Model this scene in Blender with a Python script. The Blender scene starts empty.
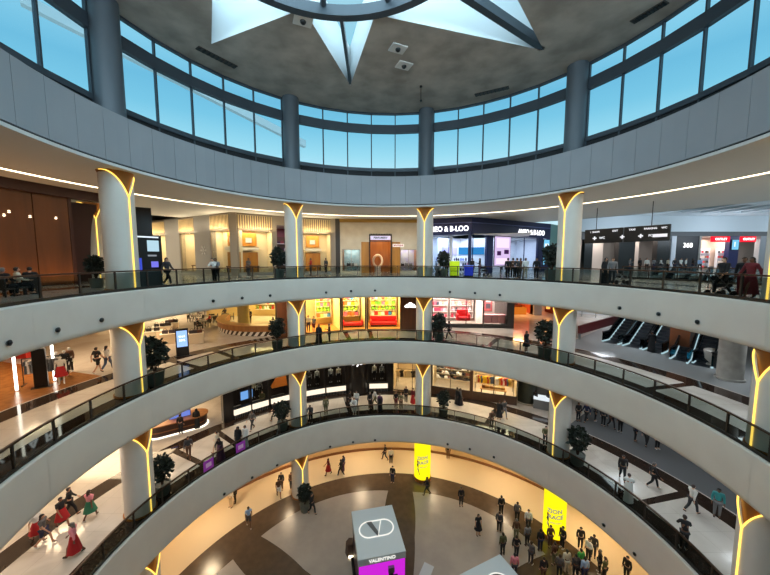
import bpy, bmesh, math, random
from mathutils import Vector, Matrix
from mathutils.geometry import tessellate_polygon
random.seed(11)
SC = bpy.context.scene
COL = SC.collection
PI = math.pi
R_ = math.radians
# ---------------------------------------------------------------- camera model (used to read positions off the photo)
FPX, TH, CX, CY, EYE = 315.0, .0905, .51, 14.23, 1.65
ST, CT = math.sin(TH), math.cos(TH)
RE = 13.88                       # radius of the gallery edges
Z3, Z2, Z1, Z0 = 0.0, -5.81, -12.88, -19.55
ZL = {3: Z3, 2: Z2, 1: Z1, 0: Z0}
ZB = {3: -1.82, 2: -7.95, 1: -15.55}      # underside of each fascia = ceiling below
CEIL = {3: 6.18, 2: ZB[3], 1: ZB[2], 0: ZB[1]}

def ray(px, py):
    u = (px-385)/FPX; v = (py-287.5)/FPX
    return u, CT-v*ST, -(ST+v*CT)
def hz(px, py, z):
    x, y, d = ray(px, py); t = (z-EYE)/d
    return Vector((x*t, y*t))
def hr(px, py, R):
    x, y, d = ray(px, py)
    a = x*x+y*y; b = x*CX+y*CY; c = CX*CX+CY*CY-R*R
    t = (b+math.sqrt(b*b-a*c))/a
    return Vector((x*t, y*t, EYE+d*t))
def hl(px, py, A, B):            # where the sight line of a pixel column crosses the plan line A-B
    x, y, d = ray(px, py)
    ax, ay = A; bx, by = B[0]-A[0], B[1]-A[1]
    t = (ax*by-ay*bx)/(x*by-y*bx)
    return Vector((x*t, y*t))
def pol(a, r, z=None):
    x, y = CX+r*math.cos(R_(a)), CY+r*math.sin(R_(a))
    return Vector((x, y)) if z is None else Vector((x, y, z))
def angr(p): return math.degrees(math.atan2(p[1]-CY, p[0]-CX)), math.hypot(p[0]-CX, p[1]-CY)

# ---------------------------------------------------------------- materials
def lin(c):
    c = c/255.0
    return c/12.92 if c <= .04045 else ((c+.055)/1.055)**2.4
def L(rgb): return (lin(rgb[0]), lin(rgb[1]), lin(rgb[2]), 1)
MATS = {}
def mat(name, rgb, rough=.6, metal=0, var=None, vscale=2.0, emit=0, spec=.5, bump=0, ergb=None):
    if name in MATS: return MATS[name]
    m = bpy.data.materials.new(name); m.use_nodes = True
    nt = m.node_tree; b = nt.nodes['Principled BSDF']
    b.inputs['Base Color'].default_value = L(rgb)
    b.inputs['Roughness'].default_value = rough
    b.inputs['Metallic'].default_value = metal
    b.inputs['Specular IOR Level'].default_value = spec
    if emit:
        b.inputs['Emission Color'].default_value = L(ergb or rgb)
        b.inputs['Emission Strength'].default_value = emit
    if var:
        tc = nt.nodes.new('ShaderNodeTexCoord'); nz = nt.nodes.new('ShaderNodeTexNoise')
        nz.inputs['Scale'].default_value = vscale; nz.inputs['Detail'].default_value = 5
        cr = nt.nodes.new('ShaderNodeValToRGB')
        cr.color_ramp.elements[0].position = .35; cr.color_ramp.elements[1].position = .65
        cr.color_ramp.elements[0].color = L(rgb); cr.color_ramp.elements[1].color = L(var)
        nt.links.new(tc.outputs['Object'], nz.inputs['Vector'])
        nt.links.new(nz.outputs['Fac'], cr.inputs['Fac'])
        nt.links.new(cr.outputs['Color'], b.inputs['Base Color'])
        if bump:
            bp = nt.nodes.new('ShaderNodeBump'); bp.inputs['Strength'].default_value = bump
            nt.links.new(nz.outputs['Fac'], bp.inputs['Height']); nt.links.new(bp.outputs['Normal'], b.inputs['Normal'])
    MATS[name] = m
    return m
def emis(name, rgb, s):
    if name in MATS: return MATS[name]
    m = bpy.data.materials.new(name); m.use_nodes = True
    nt = m.node_tree; nt.nodes.clear()
    e = nt.nodes.new('ShaderNodeEmission'); o = nt.nodes.new('ShaderNodeOutputMaterial')
    e.inputs['Color'].default_value = L(rgb); e.inputs['Strength'].default_value = s
    nt.links.new(e.outputs[0], o.inputs[0]); MATS[name] = m
    return m
def glass(name, rgb, refl=.12, rough=.03):
    if name in MATS: return MATS[name]
    m = bpy.data.materials.new(name); m.use_nodes = True
    nt = m.node_tree; nt.nodes.clear(); N = nt.nodes.new
    o = N('ShaderNodeOutputMaterial'); t = N('ShaderNodeBsdfTransparent'); g = N('ShaderNodeBsdfGlossy'); x = N('ShaderNodeMixShader'); f = N('ShaderNodeLayerWeight')
    t.inputs['Color'].default_value = L(rgb); g.inputs['Roughness'].default_value = rough
    g.inputs['Color'].default_value = (.9, .95, 1, 1)
    f.inputs['Blend'].default_value = refl
    nt.links.new(f.outputs['Fresnel'], x.inputs[0]); nt.links.new(t.outputs[0], x.inputs[1]); nt.links.new(g.outputs[0], x.inputs[2])
    nt.links.new(x.outputs[0], o.inputs[0]); MATS[name] = m
    return m
def wood(name, a, b, scale=6, rough=.4):
    if name in MATS: return MATS[name]
    m = mat(name, a, rough); nt = m.node_tree; N = nt.nodes.new
    tc = N('ShaderNodeTexCoord'); mp = N('ShaderNodeMapping'); w = N('ShaderNodeTexNoise'); cr = N('ShaderNodeValToRGB')
    mp.inputs['Scale'].default_value = (1, 1, .12); w.inputs['Scale'].default_value = scale; w.inputs['Detail'].default_value = 6
    cr.color_ramp.elements[0].color = L(a); cr.color_ramp.elements[1].color = L(b)
    cr.color_ramp.elements[0].position = .3; cr.color_ramp.elements[1].position = .7
    nt.links.new(tc.outputs['Object'], mp.inputs[0]); nt.links.new(mp.outputs[0], w.inputs['Vector'])
    nt.links.new(w.outputs['Fac'], cr.inputs[0]); nt.links.new(cr.outputs[0], nt.nodes['Principled BSDF'].inputs['Base Color'])
    return m
def marble(name, a, b, rough=.12, scale=.35, joint=1.2):
    """polished stone with faint veins and a grid of fine joints"""
    if name in MATS: return MATS[name]
    m = mat(name, a, rough); nt = m.node_tree; N = nt.nodes.new
    tc = N('ShaderNodeTexCoord'); nz = N('ShaderNodeTexNoise'); nz.inputs['Scale'].default_value = scale; nz.inputs['Detail'].default_value = 8; nz.inputs['Distortion'].default_value = 1.2
    cr = N('ShaderNodeValToRGB'); cr.color_ramp.elements[0].color = L(a); cr.color_ramp.elements[1].color = L(b)
    cr.color_ramp.elements[0].position = .4; cr.color_ramp.elements[1].position = .62
    br = N('ShaderNodeTexBrick'); br.offset = 0; br.inputs['Scale'].default_value = 1
    br.inputs['Brick Width'].default_value = joint; br.inputs['Row Height'].default_value = joint; br.inputs['Mortar Size'].default_value = .008
    br.inputs['Color1'].default_value = br.inputs['Color2'].default_value = (1, 1, 1, 1); br.inputs['Mortar'].default_value = (.75, .73, .7, 1)
    mx = N('ShaderNodeMix'); mx.data_type = 'RGBA'; mx.blend_type = 'MULTIPLY'; mx.inputs[0].default_value = 1
    nt.links.new(tc.outputs['Object'], nz.inputs['Vector']); nt.links.new(tc.outputs['Object'], br.inputs['Vector'])
    nt.links.new(nz.outputs['Fac'], cr.inputs[0]); nt.links.new(cr.outputs[0], mx.inputs[6]); nt.links.new(br.outputs['Color'], mx.inputs[7])
    nt.links.new(mx.outputs[2], nt.nodes['Principled BSDF'].inputs['Base Color'])
    return m

WHITE = mat('white_plaster', (222, 216, 206), .5, var=(216, 209, 199), vscale=.7)
PANEL = mat('upper_panel', (152, 153, 157), .42, metal=0, var=(145, 147, 151), vscale=.3)
SOFFIT = mat('soffit_white', (206, 204, 200), .7)
DARK = mat('dark_gap', (18, 20, 24), .7)
STEEL = mat('window_steel', (70, 78, 86), .45, metal=.3)
CONC = mat('concrete_soffit', (198, 188, 176), .85, var=(160, 150, 139), vscale=.55, bump=.1)
REVEAL = mat('reveal_white', (226, 230, 232), .6)
BRONZE = mat('bronze_rail', (74, 56, 44), .35, metal=.7)
POSTM = mat('post_dark', (58, 54, 50), .4, metal=.7)
RGLASS = glass('rail_glass', (212, 218, 216), .03)
WGLASS = glass('window_glass', (226, 240, 246), .04)
SGLASS = glass('shop_glass', (240, 244, 244), .06)
SKYG = glass('skylight_glass', (200, 225, 235), .05)
MARB = marble('marble_cream', (206, 197, 186), (190, 180, 168))
MARBG = marble('marble_grey', (205, 205, 200), (188, 189, 187))
GRAN = mat('granite_dark', (58, 44, 36), .05, var=(46, 35, 29), vscale=5)
GRANB = mat('granite_black', (34, 33, 33), .12, var=(27, 27, 28), vscale=5)
GFLOOR = mat('ground_brown', (92, 74, 58), .22, var=(82, 66, 52), vscale=2)
PETAL = mat('ground_petal', (172, 158, 146), .3, var=(164, 150, 139), vscale=1.2)
GBEIGE = mat('ground_beige', (222, 200, 166), .25)
GOLD = mat('column_bronze', (156, 100, 42), .4, metal=.45)
LED = emis('led_yellow', (255, 208, 92), 2.0)
COVE = emis('cove_light', (255, 230, 188), 7.0)
BLACK = mat('black_satin', (16, 16, 18), .35)
NAVY = mat('navy_panel', (22, 30, 82), .35)
GREYM = mat('grey_metal', (120, 122, 124), .35, metal=.6)
WLIT = emis('white_sign_light', (255, 255, 255), 2.2)

# ---------------------------------------------------------------- mesh builder
class MB:
    def __init__(s, M=None):
        s.v = []; s.f = []; s.mi = []; s.M = M; s.cur = 0
    def add(s, vs, fs):
        o = len(s.v)
        s.v += [tuple(s.M @ Vector(v)) if s.M else tuple(v) for v in vs]
        for f in fs:
            s.f.append([i+o for i in f]); s.mi.append(s.cur)
        return s
    def box(s, x0, x1, y0, y1, z0, z1):
        return s.add([(x0,y0,z0),(x1,y0,z0),(x1,y1,z0),(x0,y1,z0),(x0,y0,z1),(x1,y0,z1),(x1,y1,z1),(x0,y1,z1)],
                     [(3,2,1,0),(4,5,6,7),(0,1,5,4),(1,2,6,5),(2,3,7,6),(3,0,4,7)])
    def ring(s, r0, r1, z0, z1, a0=0, a1=360, n=None, c=(CX, CY)):
        full = abs(a1-a0) >= 359.9
        n = n or max(2, int(abs(a1-a0)/2.5))
        k = n if full else n+1
        vs = []
        for i in range(k):
            a = R_(a0+(a1-a0)*i/n); ca, sa = math.cos(a), math.sin(a)
            vs += [(c[0]+r0*ca,c[1]+r0*sa,z0),(c[0]+r1*ca,c[1]+r1*sa,z0),(c[0]+r1*ca,c[1]+r1*sa,z1),(c[0]+r0*ca,c[1]+r0*sa,z1)]
        fs = []
        for i in range(n):
            j = (i+1) % k; p, q = 4*i, 4*j
            fs += [(p,q,q+1,p+1),(p+1,q+1,q+2,p+2),(p+2,q+2,q+3,p+3),(p+3,q+3,q,p)]
        if not full: fs += [(0,1,2,3),(4*n+3,4*n+2,4*n+1,4*n)]
        return s.add(vs, fs)
    def lathe(s, prof, n=24, c=(0, 0), a0=0, a1=360):
        full = abs(a1-a0) >= 359.9; k = n if full else n+1; m = len(prof)
        vs = []
        for i in range(k):
            a = R_(a0+(a1-a0)*i/n)
            vs += [(c[0]+r*math.cos(a), c[1]+r*math.sin(a), z) for r, z in prof]
        fs = [(i*m+j, ((i+1)%k)*m+j, ((i+1)%k)*m+j+1, i*m+j+1) for i in range(n) for j in range(m-1)]
        return s.add(vs, fs)
    def tube(s, pts, r, n=8, caps=True):
        pts = [Vector(p) for p in pts]; vs = []
        rr = r if isinstance(r, (list, tuple)) else [r]*len(pts)
        for i, p in enumerate(pts):
            d = (pts[min(i+1, len(pts)-1)]-pts[max(i-1, 0)]).normalized()
            u = d.cross(Vector((0, 0, 1)))
            if u.length < 1e-3: u = d.cross(Vector((0, 1, 0)))
            u.normalize(); w = d.cross(u)
            vs += [p+(u*math.cos(2*PI*k/n)+w*math.sin(2*PI*k/n))*rr[i] for k in range(n)]
        fs = [(i*n+k, i*n+(k+1)%n, (i+1)*n+(k+1)%n, (i+1)*n+k) for i in range(len(pts)-1) for k in range(n)]
        if caps: fs += [tuple(range(n)), tuple((len(pts)-1)*n+k for k in reversed(range(n)))]
        return s.add(vs, fs)
    def prism(s, poly, z0, z1):
        n = len(poly)
        vs = [(x, y, z0) for x, y in poly]+[(x, y, z1) for x, y in poly]
        fs = [tuple(reversed(range(n))), tuple(range(n, 2*n))]+[(i, (i+1)%n, n+(i+1)%n, n+i) for i in range(n)]
        return s.add(vs, fs)
    def sphere(s, c, r, nu=12, nv=8, sx=1, sy=1, sz=1):
        vs = [(c[0], c[1], c[2]-r*sz)]
        for j in range(1, nv):
            t = PI*j/nv
            vs += [(c[0]+r*sx*math.sin(t)*math.cos(2*PI*i/nu), c[1]+r*sy*math.sin(t)*math.sin(2*PI*i/nu), c[2]-r*sz*math.cos(t)) for i in range(nu)]
        vs.append((c[0], c[1], c[2]+r*sz)); e = len(vs)-1
        fs = [(0, 1+(i+1)%nu, 1+i) for i in range(nu)]
        for j in range(nv-2):
            fs += [(1+j*nu+i, 1+j*nu+(i+1)%nu, 1+(j+1)*nu+(i+1)%nu, 1+(j+1)*nu+i) for i in range(nu)]
        fs += [(e, 1+(nv-2)*nu+i, 1+(nv-2)*nu+(i+1)%nu) for i in range(nu)]
        return s.add(vs, fs)
    def mesh(s, name, mats, smooth=False, bevel=0):
        me = bpy.data.meshes.new(name); me.from_pydata(s.v, [], s.f)
        for m in (mats if isinstance(mats, (list, tuple)) else [mats]): me.materials.append(m)
        me.polygons.foreach_set('material_index', s.mi)
        bm = bmesh.new(); bm.from_mesh(me)
        if bevel:
            bmesh.ops.remove_doubles(bm, verts=bm.verts, dist=1e-5)
            bmesh.ops.bevel(bm, geom=[e for e in bm.edges if e.calc_face_angle(0) > .6], offset=bevel, segments=2, affect='EDGES', profile=.6)
        bmesh.ops.recalc_face_normals(bm, faces=bm.faces)
        bm.to_mesh(me); bm.free()
        if smooth:
            me.polygons.foreach_set('use_smooth', [True]*len(me.polygons))
            try: me.set_sharp_from_angle(angle=R_(40))
            except Exception: pass
        me.update()
        return me
    def build(s, name, mats, parent=None, smooth=False, bevel=0):
        return link(bpy.data.objects.new(name, s.mesh(name, mats, smooth, bevel)), parent)
def link(o, parent=None):
    COL.objects.link(o)
    if parent is not None: o.parent = parent
    return o
def struct(o): o['kind'] = 'structure'; return o
def S(name, mb, m, smooth=False, bevel=0, parent=None):
    o = mb.build(name, m, parent, smooth, bevel)
    if parent is None: struct(o)
    return o
def tag(o, label, cat, group=None, kind=None):
    o['label'] = label; o['category'] = cat
    if group: o['group'] = group
    if kind: o['kind'] = kind
    return o
def thing(name, label, cat, loc=(0, 0, 0), rz=0, group=None):
    o = link(bpy.data.objects.new(name, None)); o.location = loc; o.rotation_euler = (0, 0, rz)
    return tag(o, label, cat, group)
def copy_tree(root, loc, rz, label, group=None, scale=None):
    c = root.copy(); COL.objects.link(c); c.location = loc; c.rotation_euler = (0, 0, rz); c['label'] = label
    if scale: c.scale = (scale,)*3
    if group: c['group'] = group
    for ch in root.children:
        d = ch.copy(); COL.objects.link(d); d.parent = c
        for g in ch.children:
            e = g.copy(); COL.objects.link(e); e.parent = d
    return c
def text_mesh(s, size, extrude=.02, align='CENTER', bold=0):
    cu = bpy.data.curves.new('lettering', 'FONT'); cu.body = s; cu.size = size; cu.extrude = extrude; cu.align_x = align; cu.align_y = 'CENTER'; cu.offset = bold
    cu.resolution_u = 3
    o = bpy.data.objects.new('lettering', cu); COL.objects.link(o)
    dg = bpy.context.evaluated_depsgraph_get()
    me = bpy.data.meshes.new_from_object(o.evaluated_get(dg)); bpy.data.objects.remove(o)
    return me
UP = Matrix(((1,0,0,0),(0,0,-1,0),(0,1,0,0),(0,0,0,1)))   # text standing upright, reading along +x, facing -y
def lettering(s, size, m, M, name='lettering', parent=None, extrude=.02, flat=False, bold=0, sx=1):
    me = text_mesh(s, size, extrude, bold=bold); me.transform(Matrix.Diagonal((sx, 1, 1, 1))); me.transform(M @ (Matrix() if flat else UP)); me.materials.clear(); me.materials.append(m)
    return link(bpy.data.objects.new(name, me), parent)
def lamp(name, kind, loc, power, rgb=(255, 255, 255), size=1, size_y=None, rot=None, spread=None):
    d = bpy.data.lights.new(name, kind); d.energy = power; d.color = L(rgb)[:3]
    if kind == 'AREA':
        d.size = size
        if size_y: d.shape = 'RECTANGLE'; d.size_y = size_y
        if spread: d.spread = R_(spread)
    elif kind in ('POINT', 'SPOT'): d.shadow_soft_size = size
    o = link(bpy.data.objects.new(name, d)); o.location = loc
    if rot: o.rotation_euler = rot
    return o
def aim(o, target):
    o.rotation_euler = (Vector(target)-o.location).to_track_quat('-Z', 'Y').to_euler()
def frame(P0, P1, z):            # local frame of a wall segment: x along it, y away from the atrium, z up
    P0 = Vector(P0[:2]); P1 = Vector(P1[:2]); d = P1-P0; w = d.length; d /= w
    y = Vector((-d.y, d.x))
    return Matrix(((d.x, y.x, 0, P0.x), (d.y, y.y, 0, P0.y), (0, 0, 1, z), (0, 0, 0, 1))), w
def T(x, y, z): return Matrix.Translation((x, y, z))
def thingM(name, label, cat, M, group=None):
    o = link(bpy.data.objects.new(name, None)); o.matrix_world = M
    return tag(o, label, cat, group)
def rot(x, y, z, a): return Matrix.Translation((x, y, z)) @ Matrix.Rotation(a, 4, 'Z')

# ================================================================ camera, world, view
cam = bpy.data.cameras.new('camera'); co = link(bpy.data.objects.new('camera', cam))
cam.sensor_width = 36; cam.sensor_fit = 'HORIZONTAL'; cam.lens = 36*FPX/770; cam.clip_start = .05; cam.clip_end = 400
co.location = (0, 0, EYE); co.rotation_euler = (PI/2-TH, 0, 0); SC.camera = co
w = bpy.data.worlds.new('sky'); SC.world = w; w.use_nodes = True
nt = w.node_tree; bg = nt.nodes['Background']; tc = nt.nodes.new('ShaderNodeTexCoord'); sp = nt.nodes.new('ShaderNodeSeparateXYZ'); cr = nt.nodes.new('ShaderNodeValToRGB')
nt.links.new(tc.outputs['Generated'], sp.inputs[0]); nt.links.new(sp.outputs['Z'], cr.inputs[0]); nt.links.new(cr.outputs[0], bg.inputs[0])
e = cr.color_ramp.elements
e[0].position = .0; e[0].color = L((150, 190, 205)); e[1].position = 1; e[1].color = L((190, 222, 232))
for p, c in ((.25, (205, 232, 236)), (.30, (172, 218, 228)), (.36, (136, 198, 218)), (.41, (124, 188, 212)), (.49, (156, 208, 224)), (.6, (178, 212, 222))):
    q = e.new(p); q.color = L(c)
bg.inputs[1].default_value = 1.25
SC.view_settings.view_transform = 'Standard'; SC.view_settings.look = 'None'; SC.view_settings.gamma = 1; SC.view_settings.use_curve_mapping = False
SC.view_settings.exposure = .12
cy = SC.cycles
cy.use_denoising = True; cy.max_bounces = 7; cy.diffuse_bounces = 3; cy.glossy_bounces = 3; cy.transparent_max_bounces = 14; cy.transmission_bounces = 4
cy.sample_clamp_indirect = 4; cy.caustics_reflective = False; cy.caustics_refractive = False

# ================================================================ floors
def floor_level(z, bands, holes=(), t=.35):
    """bands: (r0, r1, material index); holes: (r0, r1, a0, a1) are left open"""
    mb = MB()
    for r0, r1, k in bands:
        mb.cur = k
        hs = [h for h in holes if h[0] < r1 and h[1] > r0]
        if not hs: mb.ring(r0, r1, z-t, z)
        else:
            h = hs[0]; lo, hi = max(r0, h[0]), min(r1, h[1])
            if lo > r0: mb.ring(r0, lo, z-t, z)
            mb.ring(lo, hi, z-t, z, h[3], 360+h[2])
            if hi < r1: mb.ring(hi, r1, z-t, z)
    return mb
AMBER = wood('floor_amber_wood', (168, 112, 60), (140, 88, 44), 3, .25)
S('floor', floor_level(Z3, [(RE+.3, 15.0, 1), (15.0, 18.2, 0), (18.2, 19.3, 1), (19.3, 34, 0), (34, 100, 0)], [(23.8, 34, 2, 33)]), [MARBG, GRANB])
S('floor', floor_level(Z2, [(RE+.3, 15.15, 1), (15.15, 18.1, 0), (18.1, 19.3, 1), (19.3, 60, 0)]), [MARB, GRAN])
S('floor', floor_level(Z1, [(RE+.3, 15.15, 1), (15.15, 18.4, 0), (18.4, 19.6, 1), (19.6, 60, 0)]), [MARB, GRAN])
g = MB(); g.cur = 0; g.ring(.02, 15.3, Z0-.4, Z0); g.cur = 1; g.ring(15.3, 30, Z0-.4, Z0)
S('floor', g, [GFLOOR, GBEIGE])
for k in range(6):                     # pale stone petals set into the ground floor
    a = 56+60*k
    pts = []
    for i in range(25):
        t = -1+2*i/24; pts.append(pol(a+t*25, 13.15-.25*t*t))
    for i in range(1, 20):
        t = i/20; pts.append(pol(a+25-3.5*math.sin(min(1, t*1.6)*PI/2)-9*max(0, t-.5), 12.9-9.3*t))
    for i in range(0, 20):
        t = 1-i/20; pts.append(pol(a-25+3.5*math.sin(min(1, t*1.6)*PI/2)+9*max(0, t-.5), 12.9-9.3*t))
    S('floor_inlay', MB().prism([tuple(p) for p in pts], Z0+.001, Z0+.008), PETAL)
# radial stone bands between the columns
for z, m in ((Z2, GRAN), (Z1, GRAN)):
    for a in (152, 142, 104, 96, 55, 12):
        S('floor_band', MB().ring(15.15, 18.4, z+.001, z+.006, a, a+1.5, 4), m)

# ================================================================ white gallery edges (fascias) and soffits
def fascia(zt, zb):
    mb = MB(); n = 16
    prof = [(RE+.45, zt-.02), (RE+.06, zt), (RE, zt-.06), (RE, zb+.28), (RE+.03, zb+.12), (RE+.12, zb+.03), (RE+.3, zb), (RE+.45, zb)]
    for k in range(n):
        a0 = 11+360*k/n
        mb.lathe(prof, 12, (CX, CY), a0+.03, a0+360/n-.03)
    mb.ring(RE+.2, RE+.5, zb+.02, zt-.03)
    return mb
for i, lv in enumerate((3, 2, 1)):
    S('trim_%d' % (i+1), fascia(ZL[lv]+.0, ZB[lv]), WHITE, True)
    S('ceiling', MB().ring(RE+.45, 62 if lv > 1 else 30, ZB[lv], ZB[lv]+.12, 0, 360, 72), SOFFIT)
# slab void is closed by the floor above and this soffit below
S('wall_back', MB().ring(19.2, 19.5, Z0, ZB[1], 0, 360, 144), mat('ground_wall', (216, 186, 144), .6))
S('baseboard_back', MB().ring(19.12, 19.2, Z0, Z0+.25, 0, 360, 144), mat('ground_skirting', (120, 78, 44), .5))

# ================================================================ top soffit with its light cove
ZC = CEIL[3]
S('ceiling', MB().ring(RE+.5, 19.75, ZC, ZC+.3).ring(20.15, 31.2, ZC, ZC+.3).ring(19.7, 20.2, ZC+.3, ZC+.36), SOFFIT)
S('trim_4', MB().ring(RE-.04, RE+.55, ZC-.02, ZC+.12), SOFFIT)
lt = MB().ring(19.8, 20.1, ZC+.02, ZC+.07, 0, 360, 180).build('cove_light_strip', COVE)
tag(lt, 'glowing warm strip light curving round the top gallery ceiling', 'ceiling light')
S('trim_5', MB().ring(31.0, 31.25, ZC, 9.6), SOFFIT)
# upper ring of grey-white panels
ZT = 8.78
pb = MB()
for k in range(68):
    a0 = 360*k/68
    pb.ring(RE-.02, RE+.06, ZC+.2, ZT, a0+.035, a0+360/68-.035, 2)
S('trim_6', pb, PANEL)
S('trim_7', MB().ring(RE+.06, RE+.3, ZC+.12, ZT-.01), DARK)
S('trim_8', MB().ring(RE+.06, 15.9, ZT-.14, ZT-.02), PANEL)
# ================================================================ clerestory
CA = [169.2, 123.1, 78.0, 33.4, -9.5, -54, -99, -145]     # the eight bays of columns
CR = 14.95
ZW0, ZW1, ZW2, ZW3, ZCE = 9.75, 12.88, 13.55, 14.5, 14.6
RW = 15.25
cl = MB()
for a in CA:
    c = pol(a, CR)
    st = MB().lathe([(.0, ZT-.02), (.64, ZT-.02), (.64, ZCE)], 28, tuple(c))
    o = st.build('column', mat('upper_column', (92, 98, 104), .5, metal=.2), None, True); struct(o)
for k in range(8):
    a0, a1 = CA[(k+1) % 8], CA[k]
    if k == 7: a0, a1 = CA[0], CA[7]+360
    if a0 > a1: a0 -= 360
    a0 += 2.45; a1 -= 2.45
    fr = MB(); pn = MB()
    n = 5
    for i in range(n+1):
        a = a0+(a1-a0)*i/n
        hw = .32
        fr.ring(RW-.09, RW+.09, ZT, ZCE, a-hw/2, a+hw/2, 1)
    for z0, z1, d in ((ZW0-.22, ZW0+.06, .12), (ZW1-.02, ZW2, .16), (ZW3-.05, ZCE, .1), (ZT, ZT+.12, .1)):
        fr.ring(RW-d, RW+d, z0, z1, a0, a1, n)
    for z0, z1 in ((ZW0, ZW1), (ZW2, ZW3)):
        pn.ring(RW-.012, RW+.012, z0, z1, a0, a1, n)
    dk = MB().ring(RW-.03, RW+.03, ZT, ZW0-.1, a0, a1, n)
    wn = fr.build('window_%d' % (k+1), STEEL); struct(wn)
    pn.build('pane', WGLASS, wn); dk.build('spandrel', DARK, wn)
# outside: pale parapets of the neighbouring roofs, seen through the panes
EXT = mat('exterior_parapet', (250, 251, 252), .8); EXT2 = mat('exterior_roof', (178, 205, 220), .8)
def beamline(name, A, B, h, t, m):
    A = Vector(A); B = Vector(B); d = (B-A); y = Vector((-d.y, d.x, 0)).normalized()*t
    vs = []
    for p in (A, B):
        for q in (p, p+y): vs += [(q.x, q.y, q.z), (q.x, q.y, q.z+h)]
    mb = MB(); mb.add(vs, [(0,1,5,4),(2,6,7,3),(0,4,6,2),(1,3,7,5),(0,2,3,1),(4,5,7,6)])
    return S(name, mb, m)
beamline('exterior_parapet', hr(20, 2, 30), hr(306, 147, 30), .8, .6, EXT)

# ================================================================ concrete ceiling with the star-shaped skylight
SCN = Vector((-2.2, 12.9))
tipsv = [(-10.5, 20.3), (-4.24, 17.6), (-2.6, 24.9), (-.53, 18.0), (9.9, 20.9), (4.0, 13.9), (9.0, 6.2), (1.6, 8.6), (-1.6, 2.2), (-4.6, 8.7), (-11.2, 6.0), (-6.9, 13.9)]
tips = [Vector(p) for p in tipsv]
def holed(poly, Rout, z0, z1):
    outer = [Vector((*pol(360*i/96, Rout), 0)) for i in range(96)]
    hole = [Vector((p.x, p.y, 0)) for p in poly][::-1]
    tri = tessellate_polygon([outer, hole]); al = outer+hole; n = len(al)
    mb = MB(); mb.add([(p.x, p.y, z0) for p in al]+[(p.x, p.y, z1) for p in al], [tuple(t) for t in tri]+[tuple(i+n for i in t) for t in tri])
    return mb
S('ceiling', holed(tips, 15.36, ZCE, ZCE+.02), CONC)
S('ceiling', holed([Vector(p)+(Vector(p)-SCN).normalized()*.35 for p in tips], 15.36, ZCE+.05, ZCE+.4), CONC)
ZS = 17.3
rv = MB(); m = len(tips)
rv.add([(p.x, p.y, ZCE) for p in tips]+[(p.x, p.y, ZS) for p in tips], [(i, (i+1) % m, m+(i+1) % m, m+i) for i in range(m)])
S('wall_skylight', rv, REVEAL)
RB = Vector((-2.1, 11.35))
S('trim_9', MB().ring(6.55, 7.0, ZCE-.12, ZCE+.42, 0, 360, 96, tuple(RB)), STEEL)
rb = MB()
for i in (2, 4, 6, 8, 10):
    t = tips[i]; d = (SCN-t).normalized(); n_ = Vector((-d.y, d.x))*(.09 if i == 2 else .19)
    e2 = t+d*max(.5, ((t-RB).length-6.9))
    a = t+d*.15
    rb.add([(a.x-n_.x, a.y-n_.y, ZCE), (a.x+n_.x, a.y+n_.y, ZCE), (e2.x+n_.x, e2.y+n_.y, ZCE), (e2.x-n_.x, e2.y-n_.y, ZCE),
            (a.x-n_.x, a.y-n_.y, ZCE+.5), (a.x+n_.x, a.y+n_.y, ZCE+.5), (e2.x+n_.x, e2.y+n_.y, ZCE+.5), (e2.x-n_.x, e2.y-n_.y, ZCE+.5)],
           [(3,2,1,0),(4,5,6,7),(0,1,5,4),(1,2,6,5),(2,3,7,6),(3,0,4,7)])
for k in range(12):
    a = R_(10+30*k); p = RB+Vector((math.cos(a), math.sin(a)))*6.7; q = RB+Vector((math.cos(a), math.sin(a)))*.5
    rb.tube([(p.x, p.y, ZCE+.3), (q.x, q.y, ZCE+2.2)], .16, 6)
S('trim_10', rb, STEEL)
sk = MB(); mid = 48
sk.lathe([(.01, ZS+1.6), (5, ZS+1.3), (10, ZS+.6), (14.5, ZS)], 48, (SCN.x, SCN.y))
o = sk.build('window_9', SKYG); struct(o)

# ================================================================ columns with bronze flared heads and yellow light lines
def column_meshes(H, ad=False):
    rs, rc = .73, .66
    vm, fm = .0, 1.25
    phm = 100
    def cut(ph):
        t = abs(((ph+180) % 360)-180)/phm
        return H-.03 if t >= 1 else H-1.3*(1-t)**2.8-.03
    n = 72; sh = MB()
    ph = [-180+360*i/n for i in range(n)]
    vs = []
    for p in ph:
        c, s_ = math.cos(R_(p)), math.sin(R_(p)); z = cut(p)
        vs += [(rs*c, rs*s_, .06), (rs*c, rs*s_, z), (rc*c, rc*s_, z+.02)]
    fs = []
    for i in range(n):
        j = (i+1) % n
        fs += [(3*i, 3*j, 3*j+1, 3*i+1), (3*i+1, 3*j+1, 3*j+2, 3*i+2)]
    sh.add(vs, fs)
    hd = MB().lathe([(rc-.01, H-1.7), (rc-.01, H-.6), (rc+.02, H-.25), (rc+.13, H)], 48)
    led = MB()
    pts = []
    for i in range(-20, 21):
        p = i/20*phm*.97; c, s_ = math.cos(R_(p)), math.sin(R_(p)); pts.append((.755*c, .755*s_, cut(p)+.01))
    led.tube(pts[:21], .03, 6); led.tube(pts[20:], .03, 6)
    led.tube([(.755, 0, cut(0)), (.755, 0, .08)], .034, 6)
    bs = MB().lathe([(.0, .001), (.8, .001), (.8, .07), (.73, .075)], 40)
    return dict(shaft=(sh, WHITE), head=(hd, GOLD), led_line=(led, LED), base=(bs, GOLD))
cm = {}
LETTER = {3: 'top', 2: 'middle', 1: 'lower', 0: 'ground'}
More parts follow.
